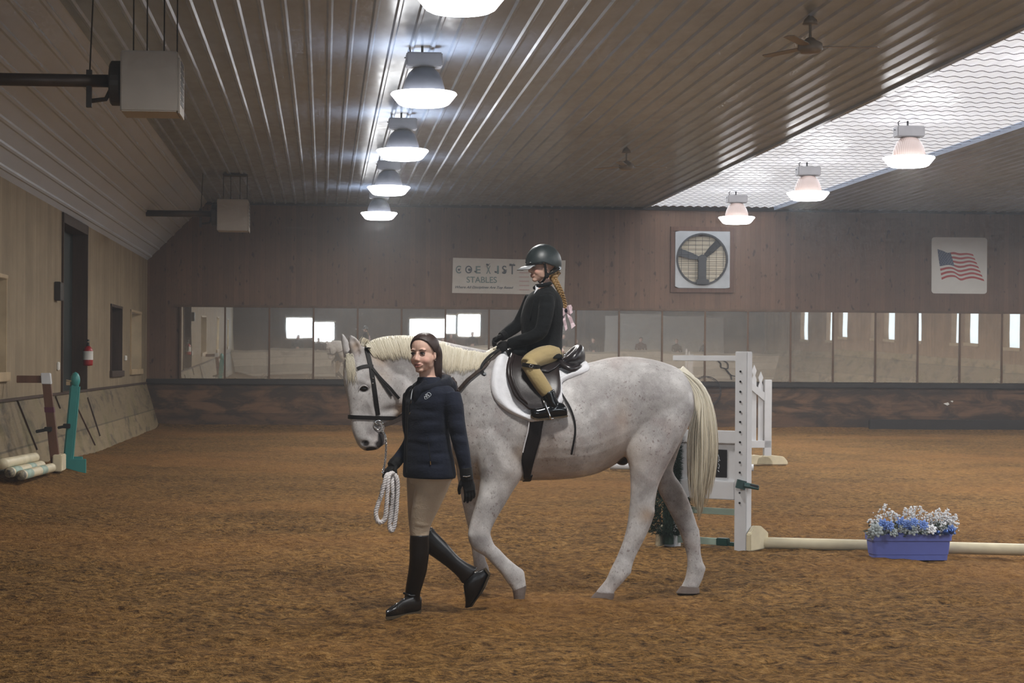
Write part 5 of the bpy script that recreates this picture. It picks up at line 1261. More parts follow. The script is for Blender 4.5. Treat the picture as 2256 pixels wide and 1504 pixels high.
b = MB(); b.tube([hf.p(.115*math.cos(p_), .097*math.sin(p_), .006) for p_ in [-1.3 + 2.6*k/20 for k in range(21)]], .006, 8); b.build('helmet_trim', M['helmet_g'], helm, smooth=True)
b = MB()
for s in (1, -1):
    ribbon(b, vspline([hf.p(.020, s*.096, .006), hf.p(.012, s*.085, -.035), hf.p(.006, s*.076, -.070)], 10), [hf.L * s] * 10, .016, .004)
    ribbon(b, vspline([hf.p(-.085, s*.070, -.028), hf.p(-.04, s*.080, -.055), hf.p(.006, s*.076, -.070)], 10), [hf.L * s] * 10, .016, .004)
    ribbon(b, vspline([hf.p(.006, s*.076, -.070), hf.p(.022, s*.050, -.105), hf.p(.030, 0, -.118)], 10), [hf.L * s] * 10, .016, .004)
    b.ell(hf.p(.004, s*.078, -.072), (.016, .006, .020), hf.M4)
b.build('harness', M['glove'], helm, smooth=False)
b = MB(); b.lathe([(.001, .004), (.012, .004), (.012, 0), (.001, 0)], hf.p(-.088, .062, -.030), 14, Matrix.Rotation(PI/2, 4, 'X')); b.build('helmet_dial', M['chrome'], helm)
b = MB(); b.ell(hf.p(.105, .055, .018), (.006, .008, .004), hf.M4); b.build('helmet_badge', M['chrome'], helm, smooth=True)
# braid with a bow
b = MB(); braid_mb(b, vspline([hf.p(-.085, .03, -.05), at(1221, 612, HY - .04), at(1228, 628, HY - .055), at(1236, 645, HY - .05), at(1242, 665, HY - .03), at(1246, 686, HY - .03)], 44), .018, .055); b.ell(at(1219, 609, HY - .03), (.03, .03, .025)); bo = b.build('hair_braid', M['hair_b'], kid, smooth=True)
bw = thing('hair_bow', at(1249, 728, HY - .04), 'pale pink ribbon bow at the end of the child\'s braid', 'hair bow'); BY = HY - .05
def bowpart(nm, quads, dy=.008):
    b = MB(); 
    rs = [[at(u, v, BY + d) for u, v, d in q] for q in quads]; b.rings([[r[0], r[1], r[1] + Vector((0, dy, 0)), r[0] + Vector((0, dy, 0))] for r in rs]); b.build(nm, M['ribbon'], bw, bevel=0)
bowpart('bow_loop', [[(1247,679,0),(1248,688,0)], [(1252,672,-.02),(1257,692,-.025)], [(1258,671,-.02),(1262,688,-.02)], [(1261,677,.0),(1260,683,.0)]], .02)
bowpart('bow_loop', [[(1246,680,0),(1247,689,0)], [(1240,678,-.02),(1243,694,-.025)], [(1235,686,-.015),(1237,697,-.015)], [(1236,692,.0),(1238,698,.0)]], .02)
bowpart('ribbon_tail', [[(1247,687,0),(1253,686,0)], [(1252,700,-.01),(1259,697,-.01)], [(1257,713,0),(1264,710,0)], [(1259,724,-.01),(1268,717,-.01)]], .003)
bowpart('ribbon_tail', [[(1239,694,0),(1245,692,0)], [(1240,706,-.01),(1246,704,-.01)], [(1243,718,0),(1249,716,0)], [(1246,729,-.005),(1250,724,-.005)]], .003)
b = MB(); b.ell(at(1247, 684, BY - .012), (.010, .010, .014)); b.build('bow_knot', M['navy_d'], bw, smooth=True)
# ================================================================== jump standards
def postpx(mb, u0, u1, v0, v1, Y, dep, rot=0.):
    a, c = at(u0, v1, Y), at(u1, v0, Y); z0, z1 = a.z, c.z; w = c.x - a.x
    T = Matrix.Translation(((a.x + c.x)/2, Y, 0)) @ Matrix.Rotation(rot, 4, 'Z'); mb.box((-w/2, 0, z0), (w/2, dep, z1), T); return T
# tall white standard with pegged holes right of the horse's tail
YS = 14.36
js = thing('jump_standard', ground(1638, 1213), 'white drilled jump standard with number board just behind the horse\'s tail', 'jump standard')
PR_ = ground(1636, 1212); PR_.z = 0; PW = Vector((-.72, .69, 0)).normalized(); PW = Vector((-.80, .60, 0)).normalized(); PN = Vector((PW.y, -PW.x, 0)); PN = -PN if PN.y > 0 else PN   # board normal towards the camera
rotS = math.atan2(-PW.y, -PW.x)
MS = Matrix.Translation(PR_) @ Matrix.Rotation(rotS, 4, 'Z')      # local x: from the far post to the near post
zt = at(1638, 774, PR_.y).z; hw = .052
b = MB(); b.box((-hw, -hw, -.02), (hw, hw, zt), MS); b.build('post', M['white_paint'], js, bevel=.005)
for k in range(14):
    v = 818 + k * 22.2; z = at(1636, v, PR_.y).z
    if z < .25: break
    b = MB(); b.lathe([(.001, 0), (.0085, 0), (.0085, .004), (.001, .004)], MS @ Vector((-.004, -hw - .002, z)), 12, Matrix.Rotation(rotS, 4, 'Z') @ Matrix.Rotation(PI/2, 4, 'X')); b.build('peg_hole', M['black_pl'], js)
Lw = .62
zr = lambda v: at(1600, v, PR_.y + .12).z
b = MB(); b.box((-Lw - hw, -hw, -.02), (-Lw + hw, hw, zr(942)), MS); b.build('post', M['white_paint'], js, bevel=.005)
b = MB(); b.box((-.62, -.02, zr(795)), (-hw, .02, zr(783)), MS); b.build('top_bar', M['white_paint'], js, bevel=.003)
b = MB(); b.box((-Lw, -.03, zr(976)), (-hw, .02, zr(948)), MS); b.build('rail', M['white_paint'], js, bevel=.004)
b = MB(); b.box((-Lw, -.008, zr(1060)), (-hw, .010, zr(974)), MS); b.build('panel', M['white_paint'], js)
b = MB(); b.box((-Lw, -.05, zr(1099)), (-hw, .03, zr(1058)), MS); b.build('rail', M['white_paint'], js, bevel=.006)
b = MB(); b.box((-Lw, -.012, zr(1133)), (-hw, .012, zr(1119)), MS); b.build('lower_rail', M['mint'], js, bevel=.003)
b = MB(); b.box((-Lw, -.014, .03), (-.22, .014, .085), MS); b.build('lower_rail', M['mint'], js, bevel=.003)
b = MB(); b.box((-.22, -.03, .028), (-.12, .03, .09), MS); b.box((-.12, -.02, .03), (-.05, .02, .06), MS); b.build('rail_cup', M['darkteal'], js, bevel=.006)
xs0, xs1 = -.235, -.135
b = MB(); b.box((xs0, -.016, zr(1051)), (xs1, -.0085, zr(990)), MS); nb = b.build('number_board', M['blackpaint'], js, bevel=.002)
b = MB(); rs2 = random.Random(6)
for pts in ([(.25,.82),(.33,.7),(.28,.55)], [(.28,.5),(.36,.42),(.30,.3),(.24,.36)], [(.22,.25),(.34,.2)], [(.3,.66),(.42,.6)]):
    b.tube([MS @ Vector((xs0 + (xs1 - xs0)*x, -.0175, zr(1051) + (zr(990) - zr(1051))*y)) for x, y in pts], .003, 5)
b.build('chalk_marks', M['print_w'], nb)
for xo in (0, -Lw):   # feet
    b = MB(); p = [(-.13 if xo else -.06, 0), (-.13 if xo else -.06, .14), (0.04, .20), (.16, .19), (.30, .13), (.30, 0)]
    b.prism([MS @ Vector((xo + (.055 if xo == 0 else -.095), q, z)) for q, z in p], MS.to_3x3() @ Vector((.04, 0, 0))); b.build('foot', M['old_white'], js, bevel=.008)
b = MB(); c0 = MS @ Vector((.01, -hw - .01, at(1645, 1066, PR_.y).z)); b.cbox(c0, (.075, .03, .07), Matrix.Rotation(.25, 4, 'Y')); b.tube([c0 + Vector((.02, -.01, .0)), c0 + Vector((.14, -.01, -.025))], [.028, .024], 10, flat=[.018, .014]); b.build('jump_cup', M['darkteal'], js, bevel=0)
b = MB(); b.cbox(c0 + Vector((.10, -.012, -.018)), (.07, .032, .035), Matrix.Rotation(.18, 4, 'Y')); b.build('cup_pin', M['black_pl'], js, bevel=.004)
# pine garland wound round the hidden post
gp = MS @ Vector((-Lw, -.08, 0)); pg = MB(); rr3 = random.Random(9)
for k in range(6000):
    z = rr3.uniform(.10, .98); rad = .05 + (.13 * rr3.random() ** .5 if .12 < z < .40 else .035 * rr3.random()); a = rr3.uniform(0, 2*PI)
    p = Vector((gp.x + rad*math.cos(a), gp.y + rad*math.sin(a), z)); d = Vector((math.cos(a), math.sin(a), rr3.uniform(-.9, .9))).normalized() * rr3.uniform(.03, .055); s = d.orthogonal().normalized() * .0042
    pg.add([p - s, p + s, p + d], [(0, 1, 2)]); s2 = d.cross(s).normalized() * .0042; pg.add([p - s2, p + s2, p + d], [(0, 1, 2)])
pg.tube([(gp.x, gp.y, .02), (gp.x, gp.y, 1.0)], .045, 8)
ga = pg.build('pine_garland', M['pine'], None, fixn=False); tag(ga, 'dark green pine garland wound on the post behind the horse\'s hind legs', 'garland')
# picket wing behind
def picket_wing(name_label, Yw, base_u, scale=1., M0=None):
    t = thing('picket_wing', (0, 0, 0), name_label, 'jump standard', 'white picket jump wings')
    return t
YP = 26.6
pw = thing('picket_wing', ground(1690, 1021), 'white picket jump wing standing behind the drilled jump standard', 'jump standard', 'white picket jump wings')
mp = lambda u, v: at(u, v, YP)
MPW = Matrix.Translation(Vector((mp(1690, 1000).x, YP, 0)))
zq = lambda v: at(1680, v, YP).z
s_ = 1 / (F_PX / YP)
b = MB(); b.box((-.055, -.05, 0), (.055, .05, zq(836)), MPW); b.build('post', M['white_paint'], pw, bevel=.006)
for k, (ux, vt) in enumerate(((1674, 818), (1659, 803))):
    x = (ux - 1690) * s_; b = MB(); h = zq(vt); w2 = .036
    poly = [(x - w2, zq(985)), (x + w2, zq(985)), (x + w2, h - .22), (x + w2*.45, h - .16), (x + w2*1.0, h - .09), (x, h), (x - w2*1.0, h - .09), (x - w2*.45, h - .16), (x - w2, h - .22)]
    b.prism([MPW @ Vector((q, -.02, z)) for q, z in poly], (0, .022, 0)); b.build('picket', M['white_paint'], pw)
b = MB(); b.box((-.30, -.05, zq(986)), (.05, -.01, zq(970)), MPW); b.build('lower_rail', M['white_paint'], pw, bevel=.004)
b = MB(); b.prism([MPW @ Vector((x, -.045, z)) for x, z in ((-.27, zq(856)), (-.27, zq(840)), (.02, zq(872)), (.02, zq(892)))], (0, .022, 0)); b.build('diagonal_rail', M['white_paint'], pw)
for x in (0., -.22):
    b = MB(); b.prism([MPW @ Vector((x + q, -.06, z)) for q, z in ((-.18, 0), (-.16, .10), (-.05, .14), (.05, .14), (.24, .12), (.30, .05), (.30, 0))], (0, .12, 0)); b.build('foot', M['old_white'], pw, bevel=.01)
pw2 = copy_tree(pw); pw2.location = Vector((13.4, 15.2, 0)); pw2['label'] = 'white picket jump wing off to the right, seen in the mirrors'
# white poles lying on the sand behind the horse
def pole(a, c, r, m, label, group=None, bands=None):
    t = thing('jump_pole', (a + c) / 2 - Vector((0, 0, r)), label, 'jump pole', group); b = MB(); n = 24; d = (c - a)
    rad = r; pts = [a + d * (k / n) for k in range(n + 1)]; b.tube(pts, rad, 20); b.build('shaft', m, t, smooth=True)
    for f0, f1, mm in bands or ():
        b = MB(); b.tube([a + d*f0, a + d*f1], rad * 1.012, 20); b.build('painted_band', mm, t, smooth=True)
    return t
g0, g1 = ground(1344, 1026, .05), ground(1660, 1030, .05)
pole(g0, g1, .05, M['white_paint'], 'white jump pole on the sand behind the horse\'s hind legs', 'white jump poles')
g0, g1 = ground(1420, 1003, .05), ground(1655, 1010, .05); pole(g0, g1, .05, M['old_white'], 'yellowed jump pole lying just beyond the white one behind the horse', 'white jump poles')
g0, g1 = ground(1664, 1195, .045), ground(2420, 1215, .045)
pole(g0, g1, .047, M['old_white'], 'long yellowed ground pole at right passing behind the blue planter', 'white jump poles')
# planter with artificial flowers
pc = ground(2010, 1229); pl = thing('flower_planter', pc, 'blue plastic planter of white and blue artificial flowers by the ground pole', 'planter')
YPl = pc.y; a0, a1 = at(1923, 1222, YPl), at(2098, 1228, YPl); wl = (a1.x - a0.x) / 2; cxp = (a0.x + a1.x) / 2; zt = .18
def rr_box(mb, hw0, hd0, z0, hw1, hd1, z1, r=.03, n=5):
    def ringp(hw, hd, z): 
        out = []
        for sx, sy, a0_ in ((1,1,0),(-1,1,PI/2),(-1,-1,PI),(1,-1,3*PI/2)):
            for k in range(n + 1):
                a = a0_ + PI/2*k/n; out.append(Vector((cxp + sx*(hw - r) + r*math.cos(a), YPl + .11 + sy*(hd - r) + r*math.sin(a), z)))
        return out
    return ringp(hw0, hd0, z0), ringp(hw1, hd1, z1)
b = MB(); ri = []
for hw_, hd_, z in ((wl*.93, .082, -.02), (wl*.94, .084, .02), (wl*.955, .087, .024), (wl*.985, .095, .13), (wl*1.015, .104, .132), (wl*1.02, .106, zt), (wl*.98, .094, zt), (wl*.97, .09, .14)):
    ri.append(rr_box(b, hw_, hd_, z, hw_, hd_, z)[0])
b.rings(ri, True, True); b.build('box', M['bluebox'], pl, smooth=False)
rf = random.Random(21); tops = [(1925,1150),(1932,1133),(1948,1112),(1962,1124),(1975,1130),(1998,1120),(2010,1118),(2021,1114),(2033,1122),(2048,1130),(2062,1128),(2069,1122),(2078,1130),(2087,1118),(2095,1140),(2110,1136),(2105,1150)]
def px_z(v): return at(2000, v, YPl + .1).z
for i, (u, v) in enumerate(tops):
    b = MB(); p1 = at(u, v, YPl + .10 + rf.uniform(-.05, .07)); p0 = Vector((cxp + (p1.x - cxp)*.75, YPl + .11 + rf.uniform(-.05, .05), .15)); pts = vspline([p0, (p0 + p1)/2 + Vector((rf.uniform(-.02, .02), 0, .02)), p1], 12); b.tube(pts, .0022, 5)
    for k in range(46):
        f = .25 + .75 * rf.random(); q = pts[min(11, int(f*11))]; sp = .042 * (1.12 - f) + .008; c = q + Vector((rf.gauss(0, sp), rf.gauss(0, sp), rf.gauss(0, .012))); s = rf.uniform(.006, .012)
        b.ell(c, (s, s*.7, s*.8), Matrix.Rotation(rf.uniform(0, 3), 4, 'Y') @ Matrix.Rotation(rf.uniform(0, 3), 4, 'X'), 6, 4)
    b.build('white_spray', M['petal_w'], pl, smooth=True, fixn=False)
def flower(c, nrm, r, m, n=7):
    b = MB(); nrm = Vector(nrm).normalized(); a = nrm.orthogonal().normalized(); c2 = nrm.cross(a)
    for lay in range(2):
        for k in range(n):
            th = 2*PI*(k + .5*lay)/n; d = a*math.cos(th) + c2*math.sin(th); s = nrm.cross(d); R_ = r*(1 - .3*lay); up_ = nrm*(R_*(.25 + .3*lay))
            g = [[c + d*(R_*.1) - s*(R_*.08), c + d*(R_*.1) + s*(R_*.08)], [c + d*(R_*.55) - s*(R_*.30) + up_*.5, c + d*(R_*.55) + s*(R_*.30) + up_*.5], [c + d*R_*.9 - s*(R_*.16) + up_*.7, c + d*R_*.9 + s*(R_*.16) + up_*.7], [c + d*R_ - s*.001 + up_*.6, c + d*R_ + s*.001 + up_*.6]]
            b.patch(g, lambda i, j: nrm * -.0015)
    b.ell(c + nrm*r*.15, r*.16, None, 8, 6); return b.build('flower', m, pl, smooth=True, fixn=False)
for u, v, r, m in ((1930,1168,.062,'petal_s'),(1920,1176,.05,'petal_s'),(1946,1155,.050,'petal_b'),(1960,1158,.045,'petal_b'),(1986,1152,.055,'petal_b'),(1998,1155,.04,'petal_b'),(1966,1171,.05,'petal_s'),(1990,1166,.045,'petal_s'),(2014,1150,.04,'petal_b'),(2010,1168,.05,'petal_s'),(2034,1156,.045,'petal_b'),(2036,1168,.05,'petal_s'),(2052,1166,.045,'petal_w'),(2094,1168,.05,'petal_b'),(2078,1162,.05,'petal_w'),(1944,1176,.04,'petal_s')):
    flower(at(u, v, YPl + rf.uniform(-.06, .06)), (rf.uniform(-.5, .5), -1, rf.uniform(.0, .7)), r, M[m])
for u, v, r in ((1963,1155,.022),(2066,1173,.020),(2084,1172,.024),(2096,1170,.022),(2056,1176,.016),(2005,1164,.015)):
    b = MB(); b.ell(at(u, v, YPl - .02), r); b.build('bauble', M['bauble'], pl, smooth=True)
b = MB()
for k in range(420):
    p = Vector((cxp + rf.uniform(-wl*.95, wl*.95), YPl + .11 + rf.uniform(-.12, .12), .17 + rf.uniform(0, .09))); d = Vector((rf.uniform(-1, 1), rf.uniform(-1, .3), rf.uniform(-.2, .8))).normalized() * rf.uniform(.03, .06); s = d.orthogonal().normalized() * .008
    b.add([p, p + d*.5 + s, p + d, p + d*.5 - s], [(0, 1, 2, 3)])
b.build('dark_leaves', M['darkleaf'], pl, fixn=False)['kind'] = 'stuff'

# ================================================================== left wall corner
for (x0_, ya, z, r, ln, band, lab) in ((-3.46,19.9,.36,.058,2.1,None,'topmost white jump pole of the stack by the left wall'),(-3.40,20.0,.26,.055,2.1,1,'white and pale green jump pole in the middle of the left stack'),(-3.29,20.1,.225,.055,2.1,2,'white and pale green jump pole at the front of the left stack')):
    bands = [(0, .012, M['bell_grey']), (.06, .26, M['mint']), (.55, .72, M['mint'])] if band else None
    a = Vector((x0_, ya, z)); pole(a, a + Vector((.02, ln, -.04)), r, M['old_white'], lab, 'jump poles stacked by the left wall', bands)
# stained post with a cross arm
YW = 22.6
wp = thing('post_standard', at(118, 1028, YW), 'brown stained jump post with a cross arm by the left wall', 'jump standard')
b = MB(); a, c = at(124, 1032, YW), at(101, 825, YW); ax = (c - a); b.tube([a, c], .062, 4, upv=(1, 1, 0)); 
b = MB(); b.hexa([a + Vector((-.055, -.05, 0)), a + Vector((.055, -.05, 0)), a + Vector((.055, .05, 0)), a + Vector((-.055, .05, 0))], [c + Vector((-.05, -.05, 0)), c + Vector((.05, -.05, 0)), c + Vector((.05, .05, 0)), c + Vector((-.05, .05, 0))]); b.build('post', M['rustwood'], wp, bevel=.006)
b = MB(); c1 = a + ax * .90; b.hexa([c1 + Vector((-.058, -.058, 0)), c1 + Vector((.058, -.058, 0)), c1 + Vector((.058, .058, 0)), c1 + Vector((-.058, .058, 0))], [c + Vector((-.056, -.056, .02)), c + Vector((.056, -.056, .02)), c + Vector((.056, .056, .02)), c + Vector((-.056, .056, .02))]); b.build('white_cap', M['white_paint'], wp, bevel=.006)
b = MB(); p0, p1 = at(93, 835, YW), at(37, 835, YW); b.box((p1.x, YW - .02, at(60, 843, YW).z), (p0.x, YW + .02, at(60, 827, YW).z)); b.build('cross_arm', M['rustwood'], wp, bevel=.004)
b = MB(); c2 = a + ax * .60; c3 = a + ax * .655; b.hexa([c2 + Vector((-.057, -.055, 0)), c2 + Vector((.057, -.055, 0)), c2 + Vector((.057, .055, 0)), c2 + Vector((-.057, .055, 0))], [c3 + Vector((-.057, -.055, 0)), c3 + Vector((.057, -.055, 0)), c3 + Vector((.057, .055, 0)), c3 + Vector((-.057, .055, 0))]); b.build('purple_band', M['purple'], wp)
b = MB(); q = at(106, 945, YW - .07); b.cbox(q, (.09, .05, .055)); b.cbox(q + Vector((-.09, 0, -.02)), (.12, .03, .04), Matrix.Rotation(-.2, 4, 'Y')); b.build('jump_cup', M['black_pl'], wp, bevel=.006)
b = MB(); f0 = at(128, 1030, YW - .1); b.cbox(f0 + Vector((0, .1, .06)), (.11, .4, .20)); b.build('foot', M['old_white'], wp, bevel=.01)
# teal post with rounded finial
YT = 23.6
tp = thing('post_standard', at(160, 1034, YT), 'teal painted jump post with a rounded finial by the left wall', 'jump standard')
a, c = at(150, 1020, YT), at(166, 848, YT); hw_ = .062
b = MB(); b.hexa([a + Vector((-hw_, -hw_, 0)), a + Vector((hw_, -hw_, 0)), a + Vector((hw_, hw_, 0)), a + Vector((-hw_, hw_, 0))], [c + Vector((-hw_, -hw_, 0)), c + Vector((hw_, -hw_, 0)), c + Vector((hw_, hw_, 0)), c + Vector((-hw_, hw_, 0))]); b.build('post', M['teal'], tp, bevel=.02)
b = MB(); b.lathe([(.001, -.02), (.045, -.01), (.05, .01), (.058, .03), (.062, .07), (.055, .11), (.035, .15), (.001, .17)], c, 20, None); b.build('finial', M['teal'], tp, smooth=True)
b = MB(); q0, q1 = at(136, 1033, YT - .05), at(190, 1008, YT - .05); b.box((q0.x, YT - .10, 0), (q1.x, YT - .03, at(160, 1010, YT).z)); b.build('foot', M['teal'], tp, bevel=.006)
b = MB(); b.box((q0.x + .04, YT + .03, 0), (q1.x - .06, YT + .10, at(160, 1006, YT).z)); b.build('foot', M['teal'], tp, bevel=.006)
b = MB(); q = at(147, 938, YT - .09); b.cbox(q, (.09, .05, .06)); b.cbox(q + Vector((-.07, 0, -.015)), (.09, .03, .035), Matrix.Rotation(-.2, 4, 'Y')); b.build('jump_cup', M['black_pl'], tp, bevel=.006)
b = MB(); q = at(152, 838, YT - .03); b.cbox(q + Vector((0, 0, 0)), (.07, .02, .012), Matrix.Rotation(.2, 4, 'Y')); b.cbox(q + Vector((-.01, 0, -.035)), (.05, .02, .05)); b.build('peg', M['palewood'], tp)
# thin boards propped on the sloping kick boards
for k, (u0, v0, u1, v1, w_, mm, lab) in enumerate(((192,876,219,960,.05,'darkwood','dark narrow board propped against the kick boards right of the teal post'),(171,902,208,980,.025,'trimwood','thin brown slat propped on the kick boards just right of the teal post'),(36,880,80,990,.03,'darkwood','long thin slat propped on the kick boards left of the brown post'),(121,874,131,899,.03,'darkwood','short dark slat on the kick boards between the two posts'))):
    def onk(u, v):
        d = ray(u, v); n = Vector((ZK + .15, 0, XB - XL)).normalized(); p0 = Vector((XL, 0, ZK)); tt = (p0 - CAM).dot(n) / d.dot(n); return CAM + d * tt + n * .012
    p0, p1 = onk(u0, v0), onk(u1, v1); n = Vector((ZK + .15, 0, XB - XL)).normalized(); b = MB(); ribbon(b, [p0, (p0 + p1)/2, p1], [n]*3, w_, .018); o = b.build('slat', M[mm]); tag(o, lab, 'wooden slat', 'slats propped on the left kick boards')
# small wall fittings
def wallbox(name, u0, u1, v0, v1, dep, m, lab, cat, parts=None):
    p, q = atx(u0, v1, XL), atx(u1, v0, XL); b = MB(); b.box((XL + .001, p.y, min(p.z, q.z)), (XL + dep, q.y, max(p.z, q.z))); o = b.build(name, m, bevel=.008); tag(o, lab, cat); return o
wallbox('surface_mount_breaker_box', 119, 126, 622, 661, .09, M['dark_metal'], 'small dark breaker box on the left wall beside the doorway', 'electrical box')
wallbox('light_switch', 124.5, 128, 797, 815, .03, M['paper'], 'white switch plate on the left wall low beside the doorway', 'switch')
wallbox('wall_outlet', 273.5, 277, 783, 794, .03, M['paper'], 'white outlet plate between the two small windows', 'outlet')
ey = yl(196); ep = atx(194, 770, XL + .10); ex = thing('fire_extinguisher', (XL + .1, ep.y, atx(194, 806, XL + .1).z), 'red fire extinguisher on the left wall just right of the doorway', 'fire extinguisher')
zb_, zt_ = atx(194, 806, XL + .1).z, atx(194, 762, XL + .1).z; c = (XL + .10, ep.y, 0)
b = MB(); b.lathe([(.001, zb_), (.075, zb_ + .01), (.08, zb_ + .04), (.08, zt_ - .08), (.06, zt_ - .03), (.03, zt_), (.001, zt_)], c, 24); b.build('cylinder', M['red'], ex, smooth=True)
b = MB(); b.lathe([(.0815, zb_ + .10), (.0815, zb_ + .24)], c, 24); b.build('paper_label', M['paper'], ex, smooth=True)
b = MB(); b.tube([(c[0], c[1], zt_), (c[0], c[1], zt_ + .06)], .022, 12); b.cbox((c[0], c[1] - .02, zt_ + .09), (.04, .16, .03)); b.cbox((c[0], c[1] - .02, zt_ + .05), (.03, .14, .02)); b.build('valve_handle', M['black_pl'], ex)
b = MB(); b.tube(vspline([(c[0], c[1] + .03, zt_ + .04), (c[0], c[1] + .12, zt_), (c[0] + .01, c[1] + .11, zb_ + .22), (c[0], c[1] + .085, zb_ + .12)], 14), .013, 8); b.build('hose', M['black_pl'], ex, smooth=True)

# ================================================================== back wall signs and fan
DS = D - .012
def text_obj(body_, u, v, h_px, Yp, m, parent, name='lettering', shear=0., w_px=None, bold=0., align='LEFT'):
    cu = bpy.data.curves.new('txt', 'FONT'); cu.body = body_; cu.size = 1.; cu.shear = shear; cu.offset = bold; cu.extrude = .003
    o = bpy.data.objects.new('txt', cu); C.objects.link(o); dg = bpy.context.evaluated_depsgraph_get(); me = bpy.data.meshes.new_from_object(o.evaluated_get(dg)); bpy.data.objects.remove(o)
    co = get_co(me); lo, hi = co.min(0), co.max(0); a = at(u, v, Yp); hh = h_px * Yp / F_PX; s = hh / (hi[1] - lo[1]); sx = s if w_px is None else (w_px * Yp / F_PX) / (hi[0] - lo[0])
    out = np.stack([a.x + (co[:, 0] - lo[0]) * sx, np.full(len(co), Yp) - co[:, 2] * .5, a.z + (co[:, 1] - lo[1]) * s], 1); set_co(me, out)
    return link(name, me, m, parent, False)
bn = thing('banner_sign', at(1120, 645, DS), 'white banner lettered with the stable name behind the child rider', 'banner')
b = MB(); p = [at(996,645,DS), at(1243,649.5,DS), at(1246,573.5,DS), at(998,567.5,DS)]; b.prism(p, (0, .008, 0)); b.build('sheet', M['banner'], bn)
YB = DS - .004
for ch, u, v, w_, h_, m in (('C',1004,602,12,17,'ink_t'),('O',1025,602,15,17,'ink'),('E',1048,602,11,16,'ink_t'),('X',1071,603,10,18,'ink_t'),('I',1095,603,4,18,'ink_t'),('S',1106,603,10,18,'ink'),('T',1122,604,13,22,'ink')):
    text_obj(ch, u, v, h_, YB, M[m], bn, 'letter', 0., w_, .012)
for u, v, rx, rz in ((1034,594,3.2,3),(1011,594,2.6,2.4),(1074,583,3.6,2.2),(1047,598,2.5,1.6),(1092,599,3,2),(1112,598,3,4),(1126,583,4,2)):   # little horse-and-rider marks drawn on the letters
    b = MB(); q = at(u, v, YB - .002); b.ell(q, (rx*.0101, .003, rz*.0101), Matrix.Rotation(.4, 4, 'Y'), 10, 6); b.tube([q + Vector((rx*.009, 0, rz*.004)), q + Vector((rx*.016, 0, rz*.012))], .006, 6); b.build('emblem', M['ink'], bn, smooth=True)
text_obj('STABLES', 1028, 622.5, 13.5, YB, M['ink_t'], bn, 'lettering', 0., 67, .006)
text_obj('Where All Disciplines Are Top Rated', 1003, 636.5, 7.2, YB, M['ink'], bn, 'lettering', .35, 129, .012)
for k in range(6):
    b = MB(); q0, q1 = at(1144, 591 + k*9.4, YB), at(1166, 591.2 + k*9.4, YB); b.box((q0.x, YB - .002, q0.z - .012), (q1.x, YB, q0.z + .012)); b.build('side_line', M['ink_r'], bn)
# flag sign
fs = thing('flag_sign', at(2113, 647, DS), 'white rounded sign with a waving American flag on the back wall', 'sign')
p0, p1 = at(2052, 646, DS), at(2175, 523.5, DS); r = .07; poly = []
for sx, sz, a0_ in ((p1.x - r, p1.z - r, 0), (p0.x + r, p1.z - r, PI/2), (p0.x + r, p0.z + r, PI), (p1.x - r, p0.z + r, 3*PI/2)):
    for k in range(7): a = a0_ + PI/2*k/6; poly.append(Vector((sx + r*math.cos(a), DS, sz + r*math.sin(a))))
b = MB(); b.prism(poly, (0, .01, 0)); b.build('board', M['sign_w'], fs)
def ftop(x):  # flag edges in the cropped picture's own units, x 0..1
    return spline([(396,258),(440,272),(480,288),(530,282),(580,292),(640,290),(690,300)], 61)[int(round(x*60))]
def fbot(x):
    return spline([(432,512),(480,492),(540,490),(590,518),(640,505),(700,500),(785,524)], 61)[int(round(x*60))]
def fpt(x, y, off=.0):
    a, c = ftop(x), fbot(x); q = a*(1 - y) + c*y; q = q + np.array([0, 5*math.sin(x*11 + 1.2)*math.sin(PI*y)]); return at(1960 + q[0]/3.76, 480 + q[1]/3.76, DS - .004 - off)
for k in range(13):
    if k % 2: continue
    y0, y1 = k/13, (k+1)/13; x0 = 0. if k >= 7 else .42; g = [[fpt(x0 + (1 - x0)*i/40, y0 + (y1 - y0)*j, .001) for j in (0, 1)] for i in range(41)]
    b = MB(); b.patch(g, lambda i, j: Vector((0, .002, 0))); b.build('red_stripe', M['flag_r'], fs)
g = [[fpt(.42*i/20, (7/13)*j/6, .003) for j in range(7)] for i in range(21)]; b = MB(); b.patch(g, lambda i, j: Vector((0, .002, 0))); b.build('blue_canton', M['flag_b'], fs)
b = MB()
for row in range(9):
    for k in range(6 if row % 2 == 0 else 5):
        q = fpt(.035 + (.42 - .06)*((k + (.5 if row % 2 else 0))/5.2), (7/13)*(row + .7)/9.6, .006)
        b.add([q + Vector((.0085*math.sin(2*PI*i/10)*(1 if i % 2 == 0 else .42), 0, .0085*math.cos(2*PI*i/10)*(1 if i % 2 == 0 else .42))) for i in range(10)], [tuple(range(10))])
b.build('stars', M['sign_w'], fs, fixn=False)
